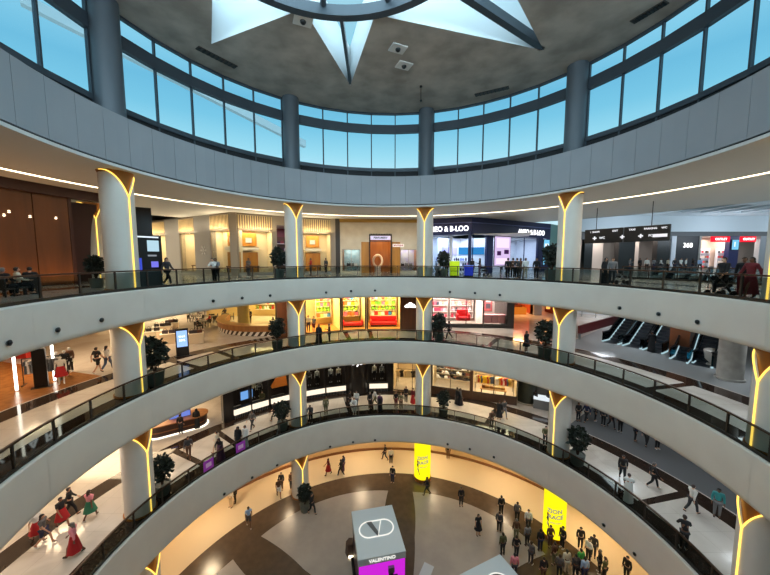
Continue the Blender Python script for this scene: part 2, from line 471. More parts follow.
WHERE = {3: ['by the amber panelled restaurant and directory screen', 'between the fringed shop windows', 'between the pale stone shop and navy shop', 'beside the navy shop and black hanging sign', 'beyond the walker in maroon'],
         2: ['next to the clothes rack and walking couple', 'at the brown pier of the toy shop', 'beside the brown pier with white logo', 'standing before the escalators', 'next to the plain stone column'],
         1: ['between the rounded kiosk and walkers in red', 'before the black windows with white plinths', 'before the lit fashion shop', 'next to the dark green drum', 'with the glowing line beside the man in turquoise'],
         0: ['low at the edge under the gallery, beside warm floor', 'with a tall plant before it, on the warm ground floor']}
def column(lv, i, a):
    H = CEIL[lv]-ZL[lv]
    c = pol(a, CR)
    if lv not in cm: cm[lv] = {k: v[0].mesh(k, v[1], True) for k, v in column_meshes(H).items()}
    o = thing('column', 'white round column with bronze head and yellow light line, %s gallery, %s' % (LETTER[lv], WHERE[lv][i]) if lv else
              'white round column with bronze head and yellow light line, ' + WHERE[0][i], 'column', (c.x, c.y, ZL[lv]), R_(a+180), 'light-lined columns of the atrium')
    for k, me in cm[lv].items(): link(bpy.data.objects.new(k, me), o)
for lv in (3, 2, 1):
    for i in range(5): column(lv, i, CA[i])
column(0, 0, CA[0]); column(0, 1, CA[1])
# the two ground-floor columns wrapped in lit yellow posters
YEL = emis('poster_yellow', (250, 232, 20), 1.15); PGR = mat('poster_grey', (176, 178, 188), .4, emit=.25); PDK = mat('poster_blue', (40, 44, 90), .5); PRD = mat('poster_red', (190, 70, 40), .5); PWH = mat('poster_white', (235, 235, 230), .5)
def poster(a, label):
    c = pol(a, CR); H = CEIL[0]-Z0
    o = thing('poster_column', label, 'advertising column', (c.x, c.y, Z0), math.atan2(-c.y, -c.x)-R_(0), 'yellow poster columns on the ground floor')
    MB().lathe([(.0, .3), (.78, .3), (.78, H-.02)], 48).build('poster_sleeve', YEL, o, True)
    MB().lathe([(0, .001), (.82, .001), (.82, .3), (.7, .31)], 40).build('base', GOLD, o, True)
    def wrap(me, z, m, off=0):
        me.transform(UP)
        for v in me.vertices:                       # bend the flat lettering round the sleeve
            an = v.co.x/.79+off; r = .79-v.co.y
            zz = v.co.z+z+v.co.x*.18; v.co = Vector((r*math.cos(an), r*math.sin(an), zz))
        me.materials.clear(); me.materials.append(m)
        return link(bpy.data.objects.new('lettering', me), o)
    wrap(text_mesh('ZION', .42, .01, bold=.01), H*.62, PGR); wrap(text_mesh('RACE', .42, .01, bold=.01), H*.51, PGR, .12)
    wrap(text_mesh('OPEN DAILY', .14, .008), H*.40, PGR, .15)
    f = MB()
    def pt(an, z, r=.785): return (r*math.cos(an), r*math.sin(an), z)
    def patch(poly):                                 # a curved flat piece of the printed runner
        f.add([pt(a_, z_) for a_, z_ in poly]+[pt(a_, z_, .775) for a_, z_ in poly], [tuple(range(len(poly)))])
    f.cur = 0; patch([(-.72, H*.42), (-.5, H*.36), (-.48, H*.44), (-.6, H*.5)]); patch([(-.5, H*.36), (-.3, H*.2), (-.34, H*.19), (-.56, H*.32)])
    f.cur = 1; patch([(-.7, H*.5), (-.55, H*.47), (-.5, H*.53), (-.62, H*.56)])
    f.cur = 2; patch([(-.66, H*.33), (-.56, H*.28), (-.53, H*.36), (-.6, H*.38)])
    f.build('printed_figure', [PDK, PRD, PWH], o)
poster(CA[2], 'round column wrapped in a glowing yellow poster at the middle of the warm ground floor')
poster(CA[3], 'round column wrapped in a glowing yellow poster behind the waiting crowd')

# ================================================================ balustrades
def balustrade(lv, label, z=None, r=RE+.18, a0=-42, a1=222, step=7.2, first=None):
    z = ZL[lv] if z is None else z
    o = thing('balustrade', label, 'balustrade', (CX, CY, z), 0)
    MB().ring(r-.045, r+.045, .98, 1.05, a0, a1, None, (0, 0)).build('handrail', BRONZE, o, True)
    MB().ring(r-.04, r+.05, .0, .13, a0, a1, None, (0, 0)).build('base_rail', mat('rail_base', (48, 44, 40), .4, metal=.5), o)
    n = int(round((a1-a0)/step))
    pm = MB().box(-.03, .03, -.04, .04, .0, .99).mesh('post', POSTM)
    ph = step/2-.25
    gm = MB().ring(r-.008, r+.008, .1, .95, -ph, ph, 4, (0, 0)).mesh('glass_panel', RGLASS)
    for i in range(n+1):
        a = R_(a0+i*step); p = link(bpy.data.objects.new('post', pm), o)
        p.location = (r*math.cos(a), r*math.sin(a), 0); p.rotation_euler = (0, 0, a)
        if i < n:
            q = link(bpy.data.objects.new('glass_panel', gm), o); q.rotation_euler = (0, 0, a+R_(step/2))
balustrade(3, 'glass balustrade with dark rail round the top gallery edge')
balustrade(2, 'glass balustrade with dark rail round the middle gallery edge')
balustrade(1, 'glass balustrade with dark rail round the lower gallery edge, above the ground floor')
balustrade(3, 'glass balustrade guarding the escalator opening on the top gallery', Z3, 23.7, 2, 33, 4.4)

# ================================================================ small spotlights under the gallery edges, ceiling fittings
sp_m = None
def spots(lv, pts, lab):
    global sp_m
    for px, py in pts:
        p = hr(px, py, RE-.02); a = math.atan2(p.y-CY, p.x-CX)
        if sp_m is None:
            sp_m = [MB().lathe([(.0, 0), (.09, 0), (.11, .03), (.11, .05)], 12).mesh('bezel', GREYM), MB().sphere((0, 0, .03), .085, 10, 6).mesh('lens', BLACK)]
        o = thing('spotlight', lab, 'spotlight', p, 0, lab)
        o.rotation_euler = (0, -PI/2, a); link(bpy.data.objects.new('bezel', sp_m[0]), o); link(bpy.data.objects.new('lens', sp_m[1]), o)
spots(3, [(8,343),(57,330),(101,320),(213,301),(242,298),(270,295.5),(326,292.5),(351,291),(375,290.5),(450,292),(475,293),(500,295),(620,308),(659,314),(698,322)], 'small dark round spotlight on the white edge of the top gallery')
spots(1, [(224,494),(252,477.5),(277,465),(330,446.5),(353,442),(375,440),(447.7,444),(470,449),(494,457),(604,525),(635,554)], 'small dark round spotlight on the white edge above the ground floor')
def ceil_plate(px, py, label):
    p = hz(px, py, ZCE)
    o = thing('ceiling_speaker', label, 'ceiling speaker', (p.x, p.y, ZCE-.07), .4)
    MB().box(-.5, .5, -.4, .4, 0, .068).build('plate', mat('plate_grey', (232, 228, 222), .6), o, bevel=.02)
    MB().sphere((0, 0, 0), .17, 12, 8).build('dome', BLACK, o, True)
ceil_plate(303, 20, 'pale square plate with black dome at the concrete wedge between star points')
ceil_plate(398, 48, 'pale square plate with black dome nearest the right flank of the small star point')
ceil_plate(404, 65, 'pale square plate with black dome, lower one below its twin')
def vent(px0, py0, px1, py1, label):
    A = hz(px0, py0, ZCE); B = hz(px1, py1, ZCE); d = B-A; Lh = d.length/2; c = (A+B)/2
    o = thing('ceiling_vent', label, 'air vent', (c.x, c.y, ZCE-.05), math.atan2(d.y, d.x), 'slot vents in the concrete ceiling')
    MB().box(-Lh, Lh, -.22, .22, 0, .048).build('frame', mat('vent_frame', (74, 68, 62), .6), o)
    s = MB()
    for k in range(9): x = -Lh+.12+k*(2*Lh-.24)/8; s.box(x-.05, x+.05, -.17, .17, -.04, 0)
    s.build('louvre', BLACK, o)
vent(197, 47, 236, 67, 'dark slot air vent on the concrete ceiling by the broad left star point')
vent(475, 95, 509, 87, 'dark slot air vent on the concrete ceiling above the middle windows')
vent(632, 22, 667, 1, 'dark slot air vent on the concrete ceiling, far right near the windows')
p = hz(421, 86, ZCE)
o = thing('hanging_sensor', 'thin black rod with small head hanging from the concrete ceiling', 'sensor', (p.x, p.y, ZCE-1.1))
MB().tube([(0, 0, .1), (0, 0, 1.1)], .025, 6).build('rod', BLACK, o); MB().sphere((0, 0, .05), .09, 8, 6).build('head', BLACK, o); MB().lathe([(0, 1.02), (.1, 1.02), (.1, 1.1)], 10).build('ceiling_rose', BLACK, o)
# ================================================================ shops
WN = [9]
def window(M, x0, x1, z0, z1, fm=POSTM, mull=0, t=.06, gm=SGLASS):
    WN[0] += 1
    f = MB(M)
    f.box(x0, x0+t, -.05, .05, z0, z1).box(x1-t, x1, -.05, .05, z0, z1).box(x0, x1, -.05, .05, z0, z0+t).box(x0, x1, -.05, .05, z1-t, z1)
    for k in range(mull):
        x = x0+(x1-x0)*(k+1)/(mull+1); f.box(x-t/2, x+t/2, -.05, .05, z0, z1)
    o = f.build('window_%d' % WN[0], fm); struct(o)
    MB(M).box(x0+.01, x1-.01, -.008, .008, z0, z1).build('pane', gm, o)
    return o
def bay(P0, P1, z, h, depth, ztop, backm, headm, power=0, rgb=(255, 230, 190), sidem=None, floorm=None):
    M, w_ = frame(P0, P1, z)
    H = ztop-z
    S('wall_shop', MB(M).box(0, w_, depth, depth+.1, 0, h), backm)
    S('wall_shop', MB(M).box(-.05, .0, .12, depth, 0, h).box(w_, w_+.05, .12, depth, 0, h), sidem or backm)
    if H > h: S('wall_header', MB(M).box(-.02, w_+.02, -.08, .3, h, H), headm)
    S('ceiling_shop', MB(M).box(0, w_, .0, depth, h, h+.06), SOFFIT)
    if floorm: S('floor_shop', MB(M).box(0, w_, .05, depth, .004, .02), floorm)
    if power:
        p = M @ Vector((w_/2, depth*.45, h-.04)); lamp('shop_light', 'AREA', p, power, rgb, w_*.75, depth*.6, (0, 0, math.atan2(M[1][0], M[0][0])))
    return M, w_
def pier(P0, P1, z, ztop, m, t=.5, name='wall_pier'):
    M, w_ = frame(P0, P1, z); S(name, MB(M).box(0, w_, -.12, t, 0, ztop-z), m); return M, w_
def shelf(M, x0, x1, y, z0, z1, rows, label, frame_m, shelf_m, d=.4):
    o = thingM('shelf_unit', label, 'shelf', M @ T(x0, y, 0))
    W_ = x1-x0
    MB().box(0, .05, 0, d, z0, z1).build('side_panel', frame_m, o); MB().box(W_-.05, W_, 0, d, z0, z1).build('side_panel', frame_m, o)
    MB().box(0, W_, d, d+.03, z0, z1).build('back_panel', frame_m, o)
    zs = [z0+(z1-z0)*i/rows for i in range(rows)]
    sm = MB().box(.05, W_-.05, 0, d, 0, .05).mesh('shelf', shelf_m)
    for q in zs: s_ = link(bpy.data.objects.new('shelf', sm), o); s_.location = (0, 0, q)
    return [(M @ T(x0, y, q+.05)) for q in zs], W_
GOODS = {}
def good_mesh(kind):
    if kind in GOODS: return GOODS[kind]
    b = MB()
    if kind == 'toy_box': b.box(-.16, .16, -.12, .12, 0, .34); me = b.mesh(kind, WHITE, False, .02)
    elif kind == 'soft_toy':
        b.sphere((0, 0, .14), .15, 10, 7, 1, .9, .95); b.sphere((0, -.02, .36), .11); b.sphere((-.08, 0, .46), .04, 8, 5); b.sphere((.08, 0, .46), .04, 8, 5)
        b.sphere((-.14, -.04, .16), .05, 8, 5); b.sphere((.14, -.04, .16), .05, 8, 5); me = b.mesh(kind, WHITE, True)
    elif kind == 'handbag':
        b.prism([(-.18, -.07), (.18, -.07), (.18, .07), (-.18, .07)], 0, .24); b.tube([(-.1, 0, .23), (-.08, 0, .36), (0, 0, .4), (.08, 0, .36), (.1, 0, .23)], .014, 6); me = b.mesh(kind, WHITE)
    elif kind == 'shoe':
        b.prism([(-.14, -.05), (.1, -.055), (.16, -.03), (.16, .03), (.1, .055), (-.14, .05)], 0, .05); b.sphere((-.07, 0, .07), .075, 10, 6, 1, .75, .9); b.sphere((.06, 0, .055), .06, 10, 6, 1.5, .9, .7); me = b.mesh(kind, WHITE, True)
    elif kind == 'garment':
        b.prism([(-.24, 0), (.24, 0), (.3, -.2), (.2, -.26), (.17, -.12), (.2, -.75), (-.2, -.75), (-.17, -.12), (-.2, -.26), (-.3, -.2)][::-1], -.05, .05)
        me = None
        b.v = [(x, z, y+.8) for x, y, z in b.v]; b.tube([(-.2, 0, .8), (0, 0, .88), (.2, 0, .8)], .01, 5); b.tube([(0, 0, .88), (0, 0, .97)], .01, 5); me = b.mesh(kind, WHITE)
    elif kind == 'bottle':
        b.lathe([(0, 0), (.06, 0), (.065, .03), (.065, .18), (.02, .23), (.02, .27), (0, .27)], 10); me = b.mesh(kind, WHITE, True)
    GOODS[kind] = me
    return me
GMAT = {}
def gm(rgb):
    if rgb not in GMAT: GMAT[rgb] = mat('goods_%d_%d_%d' % rgb, rgb, .5)
    return GMAT[rgb]
def goods(kind, M, n, W_, label, cat, group, palette, y=.18, sc=1, jitter=.1, x0=.15, rz=0):
    me = good_mesh(kind)
    for i in range(n):
        o = link(bpy.data.objects.new(kind, me))
        x = x0+(W_-2*x0)*(i+.5)/n+random.uniform(-jitter, jitter)*.5
        o.matrix_world = M @ T(x, y, 0) @ Matrix.Rotation(rz+random.uniform(-.3, .3), 4, 'Z') @ Matrix.Scale(sc*random.uniform(.9, 1.12), 4)
        o.material_slots[0].link = 'OBJECT'; o.material_slots[0].material = gm(random.choice(palette))
        tag(o, label, cat, group)
def sign(label, M, text, size, m, backm=None, pad=.15, th=.06, name='sign', w=None, bold=.01, group=None, sx=1):
    """M: the middle of the sign, x along it, -y towards the reader"""
    o = thingM(name, label, 'sign', M, group)
    if backm is not None:
        w = w or len(text)*size*.62+2*pad
        MB().box(-w/2, w/2, .0, th, -size*.5-pad*.6, size*.5+pad*.6).build('back_panel', backm, o)
    lettering(text, size, m, T(0, -.005, 0), 'lettering', o, .02, False, bold, sx)
    return o

# ---------------------------------------------------------------- outer walls closing the place
S('wall_outer', MB().ring(62, 62.4, Z1, 9.8, 60, 330, 60).ring(62, 62.4, Z1, -1.9, -30, 60, 24).ring(98, 98.4, -1, 9.8, -30, 62, 24), mat('far_wall', (150, 146, 140), .7))
S('ceiling', MB().ring(31.1, 74, 9.6, 9.9, 60, 330, 72), SOFFIT)
GALW = mat('gallery_white', (206, 218, 226), .6)
# ---------------------------------------------------------------- top gallery, amber panelled restaurant
AMW = wood('amber_panel', (112, 66, 28), (88, 50, 20), 1.6, .45); AMD = mat('dark_brown_panel', (62, 28, 16), .5)
aw = MB()
a1 = angr(hr(70, 230, 22.2))[0]
for k in range(12): aw.ring(22.2, 22.4, .02, 5.6, a1+k*4.5+.06, a1+(k+1)*4.5-.06, 3)
S('wall_left', aw, AMW)
S('wall_left', MB().ring(21.9, 22.6, 5.6, ZC, a1-6, a1+54), AMD)
S('wall_left', MB().ring(22.2, 29, .0, 5.7, a1-.5, a1, 1), AMD)
ar = MB()                                    # the dark arch that leads on past the restaurant
c0 = hr(72, 235, 24.5); c1 = hr(98, 235, 24.5); M, w_ = frame(c0, c1, 0)
prof = [(0, 0), (0, 5.7), (w_, 5.7), (w_, 5.2)]+[(w_-(w_-.9)*math.sin(t/10*PI/2), 5.2*math.cos(t/10*PI/2)) for t in range(1, 11)]
ar.M = M; n = len(prof)
ar.add([(x, -.1, z) for x, z in prof]+[(x, .3, z) for x, z in prof], [tuple(range(n)), tuple(range(2*n-1, n-1, -1))]+[(i, (i+1) % n, n+(i+1) % n, n+i) for i in range(n)])
S('wall_left', ar, AMD)
pw = hr(40, 262, 21.9)
lamp('wall_washer', 'AREA', pol(a1+6, 21.6, .15), 70, (255, 190, 120), .3, 8, (PI, 0, R_(a1+6))); lamp('wall_washer', 'AREA', pol(a1+20, 21.6, .15), 70, (255, 190, 120), .3, 8, (PI, 0, R_(a1+20)))
for px, py in ((4, 215), (9, 211.5), (30, 216.5), (56, 218)):
    p = hr(px, py, 22.15); o = thing('wall_light', 'tiny bright pin light on the amber panelled wall', 'wall light', p, 0, 'pin lights on the amber panels')
    MB().sphere((0, 0, 0), .07, 8, 6).build('bulb', emis('pin_light', (255, 235, 200), 5), o); MB().lathe([(.07, -.03), (.1, .0), (.07, .03)], 10).build('rim', BLACK, o)
S('wall_left', MB().ring(40, 40.3, 0, ZC, 128, 160, 20), mat('left_corridor_wall', (214, 200, 178), .6)); lamp('shop_light', 'AREA', pol(148, 33, ZC-.05), 700, (255, 236, 206), 6, 6)
# ---------------------------------------------------------------- top gallery, shop with the golden fringe
BEI = mat('shop_pier_beige', (158, 146, 130), .45); GRP = mat('shop_panel_grey', (160, 157, 152), .35)
INT = mat('shop_cream', (238, 222, 190), .7); GWOOD = wood('gold_wood', (214, 150, 62), (178, 112, 40), 2, .4)
FRG = mat('fringe_header', (134, 118, 96), .5)
A_, B_ = (-24.5, 36.6), (-14.8, 31.1)
Q = lambda px: hl(px, 250, A_, B_)
Rr = 22.9
K = lambda px, py=250, r=Rr: hr(px, py, r).xy
def fringe_bay(P0, P1, gold, lab, dp=2.6):
    M, w_ = bay(P0, P1, 0, 4.55, dp, ZC, INT, FRG, 42*w_est(P0, P1), (255, 226, 178))
    window(M, 0, w_, .25, 4.55, BEI)
    S('wall_plinth', MB(M).box(0, w_, -.06, .1, 0, .25), GRP)
    o = thingM('fringe_screen', lab, 'screen', M @ T(0, -.16, 4.62))
    MB().box(0, w_, 0, .05, 1.35, 1.42).build('top_rail', BEI, o)
    n = int(w_/.22); f = MB()
    for k in range(n):
        x = (k+.5)*w_/n; f.box(x-.03, x+.03, 0, .04, .02+.1*random.random(), 1.36)
    f.build('bars', mat('fringe_gold', (240, 214, 160), .4), o)
    lamp('fringe_light', 'AREA', M @ Vector((w_/2, -.5, 4.5)), 20*w_, (255, 232, 190), w_*.9, .15, (PI*.94, 0, math.atan2(M[1][0], M[0][0])))
    if gold:
        x = w_*gold; gs = min(1, w_*.36/.85)
        o = thingM('golden_display', lab.replace('fringe of pale bars', 'golden display panel').replace('over', 'inside'), 'display', M @ T(x-.85*gs, dp-.5, .25) @ Matrix.Diagonal((gs, 1, 1, 1)))
        MB().box(0, 1.7, 0, .3, 0, 2.1).box(0.1, 1.6, .0, .3, 2.75, 4.1).build('panel', GWOOD, o); MB().box(-.1, 1.8, -.2, .2, 2.3, 2.62).build('ledge', WHITE, o)
        MB().box(.5, 1.1, -.05, .0, 3.1, 3.6).build('picture', emis('display_glow', (255, 236, 190), 1.3), o)
        o = thingM('display_table', lab.replace('fringe of pale bars', 'low dark table').replace('over', 'inside'), 'table', M @ T(x-.6*gs, dp*.25, .25) @ Matrix.Diagonal((gs, 1, 1, 1)))
        MB().box(0, 1.3, 0, .6, .6, .68).build('tabletop', mat('walnut', (92, 58, 34), .4), o)
        for sx in (.06, 1.18):
            for sy in (.06, .48): MB().box(sx, sx+.07, sy, sy+.07, .0, .6).build('leg', mat('walnut', (92, 58, 34), .4), o)
    return M, w_
def w_est(a, b): return (Vector(b[:2])-Vector(a[:2])).length
fringe_bay(Q(150), Q(167), 0, 'fringe of pale bars over the shop window behind the directory screen')
fringe_bay(Q(181), Q(196), .45, 'fringe of pale bars over the narrow window between two grey panels')
fringe_bay(Q(212), Q(231), .75, 'fringe of pale bars over the window right of the grey panel with snowflake mark', 1.2)
for a, b, m in ((167, 181, GRP), (196, 212, GRP)): Mg, wg = pier(Q(a), Q(b), 0, ZC, m)
o = thingM('wall_emblem', 'pale snowflake emblem on the grey shop panel', 'emblem', Mg @ T(wg*.55, -.14, 2.55))
fl = MB()
for k in range(6):
    a = PI/3*k; u = Vector((math.cos(a), 0, math.sin(a)))
    fl.tube([u*.05, u*.55], .02, 5)
    for s_ in (-1, 1):
        b_ = a+s_*.7; fl.tube([u*.3, u*.3+Vector((math.cos(b_), 0, math.sin(b_)))*.18], .017, 5)
fl.build('mark', mat('emblem_white', (235, 232, 225), .4), o)
S('wall_pier', MB(frame(Q(231), K(238), 0)[0]).box(0, w_est(Q(231), K(238)), -.25, .5, 0, ZC), BEI)
fringe_bay(K(238), K(273), .42, 'fringe of pale bars over the wide window before the potted dark bush', 2.0)
pier(K(273), K(277), 0, ZC, BEI)
Mx, wx = bay(K(277), K(300), 0, 5.2, 4, ZC, mat('plum_wall', (120, 62, 58), .6), BEI, 60, (230, 220, 255))
zz, W_ = shelf(Mx, .1, wx-.1, 3.2, .1, 4.2, 5, 'tall dim shelf inside the narrow shop opening beside a column', mat('walnut', (92, 58, 34), .4), WHITE)
for q in zz: goods('handbag', q, 5, W_, 'small handbag on the dim shelf in the narrow shop opening', 'handbag', 'handbags in the narrow opening', [(210, 200, 210), (70, 40, 60), (140, 60, 60), (60, 60, 90)])
fringe_bay(K(300), K(331), .5, 'fringe of pale bars over the window right of the potted dark bush and column')
pier(K(331), K(335.5), 0, ZC, BEI); pier(K(335.5), K(340), 0, ZC, mat('dark_stone', (60, 52, 44), .4))
# ---------------------------------------------------------------- pale stone shop with the amber doorway
STN = mat('stone_cream', (232, 218, 194), .55, var=(220, 204, 178), vscale=1.1)
M, w_ = frame(K(340), K(418), 0); sx = w_/78.0
X = lambda px: (px-340)*sx
st = MB(M).box(0, X(342), -.05, .3, 0, 5.8).box(X(360), X(361), -.05, .3, 0, 5.8).box(X(342), X(360), -.05, .3, 2.75, 5.8).box(X(342), X(360), -.05, .3, 0, .25)
st.box(X(361), X(369), -.05, .3, 3.6, 5.8).box(X(369), X(391.5), -.05, .3, 4.4, 5.8).box(X(391.5), X(400), -.05, .3, 3.6, 5.8).box(X(400), X(417), -.05, .3, 2.75, 5.8).box(X(417), w_, -.05, .3, 0, 5.8).box(X(400), X(417), -.05, .3, 0, .25)
S('wall_shop', st, STN)
S('trim_11', MB(M).box(0, w_, -.2, .3, 5.8, ZC), mat('gold_cornice', (190, 146, 70), .35, metal=.5))
S('wall_shop', MB(M).box(X(361), X(369), .0, .2, 0, 3.6).box(X(391.5), X(400), .0, .2, 0, 3.6), GWOOD)
S('wall_shop', MB(M).box(0, w_, 4.0, 4.1, 0, 5.8).box(X(368), X(369), .3, 4, 0, 5.8).box(X(391.5), X(392.5), .3, 4, 0, 5.8).box(X(342), X(342.5), .3, 4, 0, 3).box(X(417), X(417.5), .3, 4, 0, 3), wood('orange_wood', (176, 116, 52), (146, 88, 36), 2, .4))
S('ceiling_shop', MB(M).box(0, w_, .3, 4, 4.4, 4.5), SOFFIT)
lamp('shop_light', 'AREA', M @ Vector((X(380), 2, 4.3)), 150, (255, 220, 170), 3, 2); lamp('shop_light', 'AREA', M @ Vector((X(351), 1.5, 2.9)), 50, (235, 240, 235), 1.6, 1.2); lamp('shop_light', 'AREA', M @ Vector((X(408), 1.5, 2.9)), 50, (245, 235, 245), 1.6, 1.2)
window(M, X(342), X(360), .25, 2.75, BEI, 1); window(M, X(400), X(417), .25, 2.75, BEI, 1)
S('wall_shop', MB(M).box(X(342), X(360), 2.3, 2.4, .1, 2.9), mat('tile_blue', (160, 186, 190), .4, var=(190, 205, 205), vscale=3)); S('wall_shop', MB(M).box(X(400), X(417), 2.3, 2.4, .1, 2.9), mat('tile_lilac', (190, 180, 205), .4, var=(210, 205, 190), vscale=2))
o = thingM('door_portal', 'black framed tall doorway of the pale stone shop, amber inside', 'doorway', M @ T(X(369), -.1, 0))
pw_ = X(391.5)-X(369)
MB().box(0, .12, -.05, .3, 0, 4.4).box(pw_-.12, pw_, -.05, .3, 0, 4.4).box(0, pw_, -.05, .3, 3.65, 3.75).box(0, pw_, -.05, .3, 4.32, 4.42).build('portal_frame', BLACK, o)
for k in range(14): MB().sphere((.1+k*(pw_-.2)/13, -.02, 4.46), .08, 8, 5).build('crest_ball', BLACK, o)
sign('lit white sign over the black doorway of the pale stone shop', M @ T(X(380.2), -.18, 4.05), 'PERFUMERY', .3, BLACK, emis('sign_lilac', (225, 218, 245), 1.0), .12, w=pw_-.3)
sign('small white sign strip on the stone wall right of the black doorway', M @ T(X(398), -.12, 3.2), 'BOUTIQUE', .22, mat('sign_red', (190, 60, 60), .5), emis('sign_cream', (255, 240, 225), 1.0), .1)
o = thingM('ring_sculpture', 'pale ring-shaped sculpture inside the amber doorway', 'sculpture', M @ T(X(378), 2.4, .0))
MB().lathe([(0, 0), (.4, 0), (.4, .7), (0, .7)], 20).build('plinth', WHITE, o)
t_ = MB(); t_.tube([(.55*math.cos(k/20*2*PI), .12*math.sin(k/20*4*PI), 1.4+.72*math.sin(k/20*2*PI)) for k in range(21)], .15, 10, False); t_.build('ring', mat('ring_cream', (240, 225, 195), .4), o, True)
for x_, lab in ((X(346), 'left'), (X(355), 'right')):
    pass
for px, n_ in ((351, 3), (408, 3)):
    o = thingM('display_table', 'low white table inside the small %s window of the stone shop' % ('blue-tiled' if px < 380 else 'lilac'), 'table', M @ T(X(px)-.8, 1.1, .25))
    MB().box(0, 1.6, 0, .7, .5, .58).build('tabletop', WHITE, o)
    for a in (.05, 1.45):
        for b in (.05, .55): MB().box(a, a+.1, b, b+.1, 0, .5).build('leg', WHITE, o)
    goods('handbag', M @ T(X(px)-.8, 1.25, .83), n_, 1.6, 'handbag on the low table in the %s window' % ('blue-tiled' if px < 380 else 'lilac'), 'handbag', 'handbags in the %s window' % ('blue-tiled' if px < 380 else 'lilac'), [(40, 36, 40), (120, 110, 100), (230, 225, 215)], .15, 1.2)
# ---------------------------------------------------------------- navy cosmetics shop
NI = mat('navy_shop_white', (225, 230, 240), .5); BLUEB = emis('blue_band', (60, 150, 225), .9)
P0, P1, P2 = K(418), Vector((9.4, 34.7)), Vector((21.5, 41.6))
def navy_bay(P0, P1, x0, x1, band, lab):
    M, w_ = frame(P0, P1, 0)
    S('wall_header', MB(M).box(-.02, w_+.02, -.1, .35, 4.3, ZC), NAVY)
    S('wall_header', MB(M).box(-.02, w_+.02, -.16, -.1, 5.55, 5.65), mat('navy_line', (90, 100, 160), .4))
    return M, w_
M, w_ = navy_bay(P0, P1, 0, 1, 1, '')
S('wall_shop', MB(M).box(-.1, w_+3, 5.5, 5.6, 0, 4.3).box(-.15, -.05, .2, 5.5, 0, 4.3), NI); S('ceiling_shop', MB(M).box(0, w_+6, .2, 5.5, 4.3, 4.36), SOFFIT)
lamp('shop_light', 'AREA', M @ Vector((w_*.55, 2.8, 4.2)), 420, (215, 228, 255), w_, 3, (0, 0, math.atan2(M[1][0], M[0][0])))
S('wall_shop', MB(M).box(w_*.3, w_+1, 5.35, 5.5, 2.2, 3.1), BLUEB)
window(M, 0, w_*.60, .1, 4.25, NAVY, 0); S('column', MB(M).lathe([(.2, 0), (.2, 4.3)], 16, (w_*.62, .6)), NI)
S('wall_pier', MB(M).box(w_-.3, w_+.05, -.1, .3, 0, 4.3), NAVY)
sign('glowing white letters on the navy front, partly behind a column, over the neon bin', M @ T(w_*.56, -.16, 4.95), 'AMEO & B-LOO', .8, WLIT, bold=.015, sx=.85)
zz, W_ = shelf(M, w_*.15, w_*.95, 4.6, .1, 2.0, 3, 'long white shelf of cosmetics along the navy shop back wall', NI, NI)
for q in zz: goods('bottle', q, 16, W_, 'small cosmetics bottle on the white shelf of the navy shop', 'bottle', 'bottles in the navy shop', [(40, 40, 60), (200, 120, 160), (240, 240, 245), (90, 120, 200), (20, 20, 30)], .2, 1.5)
M, w_ = navy_bay(P1, P2, 0, 1, 1, '')
XX = lambda px: (hl(px, 250, P1, P2)-P1).length
S('wall_shop', MB(M).box(-.5, w_, 5.0, 5.1, 0, 4.3).box(w_, w_+.1, .2, 5, 0, 4.3), NI); S('ceiling_shop', MB(M).box(0, w_, .2, 5, 4.3, 4.36), SOFFIT)
lamp('shop_light', 'AREA', M @ Vector((w_*.5, 2.6, 4.2)), 560, (215, 228, 255), w_*.8, 3, (0, 0, math.atan2(M[1][0], M[0][0])))
S('wall_pier', MB(M).box(XX(487), XX(492.5), -.1, .3, 0, 4.3).box(XX(538), XX(542), -.1, .3, 0, 4.3).box(XX(548), w_, -.1, .3, 0, 4.3).box(XX(542), XX(548), -.1, .3, 0, .9).box(XX(508), XX(509), -.1, .2, 0, 4.3), NAVY)
S('wall_shop', MB(M).box(XX(472), XX(487), 4.85, 5.0, 2.2, 3.1).box(XX(509), XX(538), 4.85, 5, 2.5, 3.4), mat('lilac_band', (190, 180, 230), .5))
window(M, XX(509), XX(538), .1, 4.25, NAVY, 1); window(M, XX(472.5), XX(487), .1, 4.25, NAVY, 0)
sign('glowing white letters on the navy front nearest the teal wall', M @ T(XX(530), -.16, 4.9), 'AMEO & B-LOO', .85, WLIT, bold=.012, sx=.86)
def screen(lab, M, w_, h_, m, stripes=(), name='display_screen', fm=BLACK):
    o = thingM(name, lab, 'screen', M)
    MB().box(-.05, w_+.05, 0, .1, -.05, h_+.05).build('bezel', fm, o); s_ = MB(); s_.cur = 0; s_.box(0, w_, -.012, 0, 0, h_)
    mats = [m]
    for (x0, x1, z0, z1, mm) in stripes:
        mats.append(mm); s_.cur = len(mats)-1; s_.box(x0*w_, x1*w_, -.02, -.011, z0*h_, z1*h_)
    s_.build('picture', mats, o); return o
LIL = emis('screen_lilac', (222, 196, 240), .95); PNK = emis('screen_pink', (245, 220, 240), 1.1); SDK = emis('screen_dark', (90, 50, 110), .5); SBL = emis('screen_blue', (120, 200, 240), 1.0); SBW = emis('screen_white', (225, 238, 250), 1.2); SVI = emis('screen_violet', (110, 90, 210), .9)
screen('tall lilac lit poster screen on the navy shop corner', M @ T(XX(493), -.25, .9), XX(508.5)-XX(493), 3.3, LIL, ((.1, .9, .05, .25, PNK), (.15, .4, .35, .5, SDK), (.6, .9, .4, .55, SDK), (.1, .9, .62, .95, PNK)))
screen('narrow light blue lit screen at the navy shop edge behind the bush', M @ T(XX(542.3), -.2, .9), XX(547.7)-XX(542.3), 3.2, SBL, ((.15, .85, .55, .85, SBW),))
zz, W_ = shelf(M, XX(509)+.2, XX(538)-.2, 4.3, .1, 2.2, 3, 'white shelf of cosmetics behind the queue in the navy shop', NI, NI)
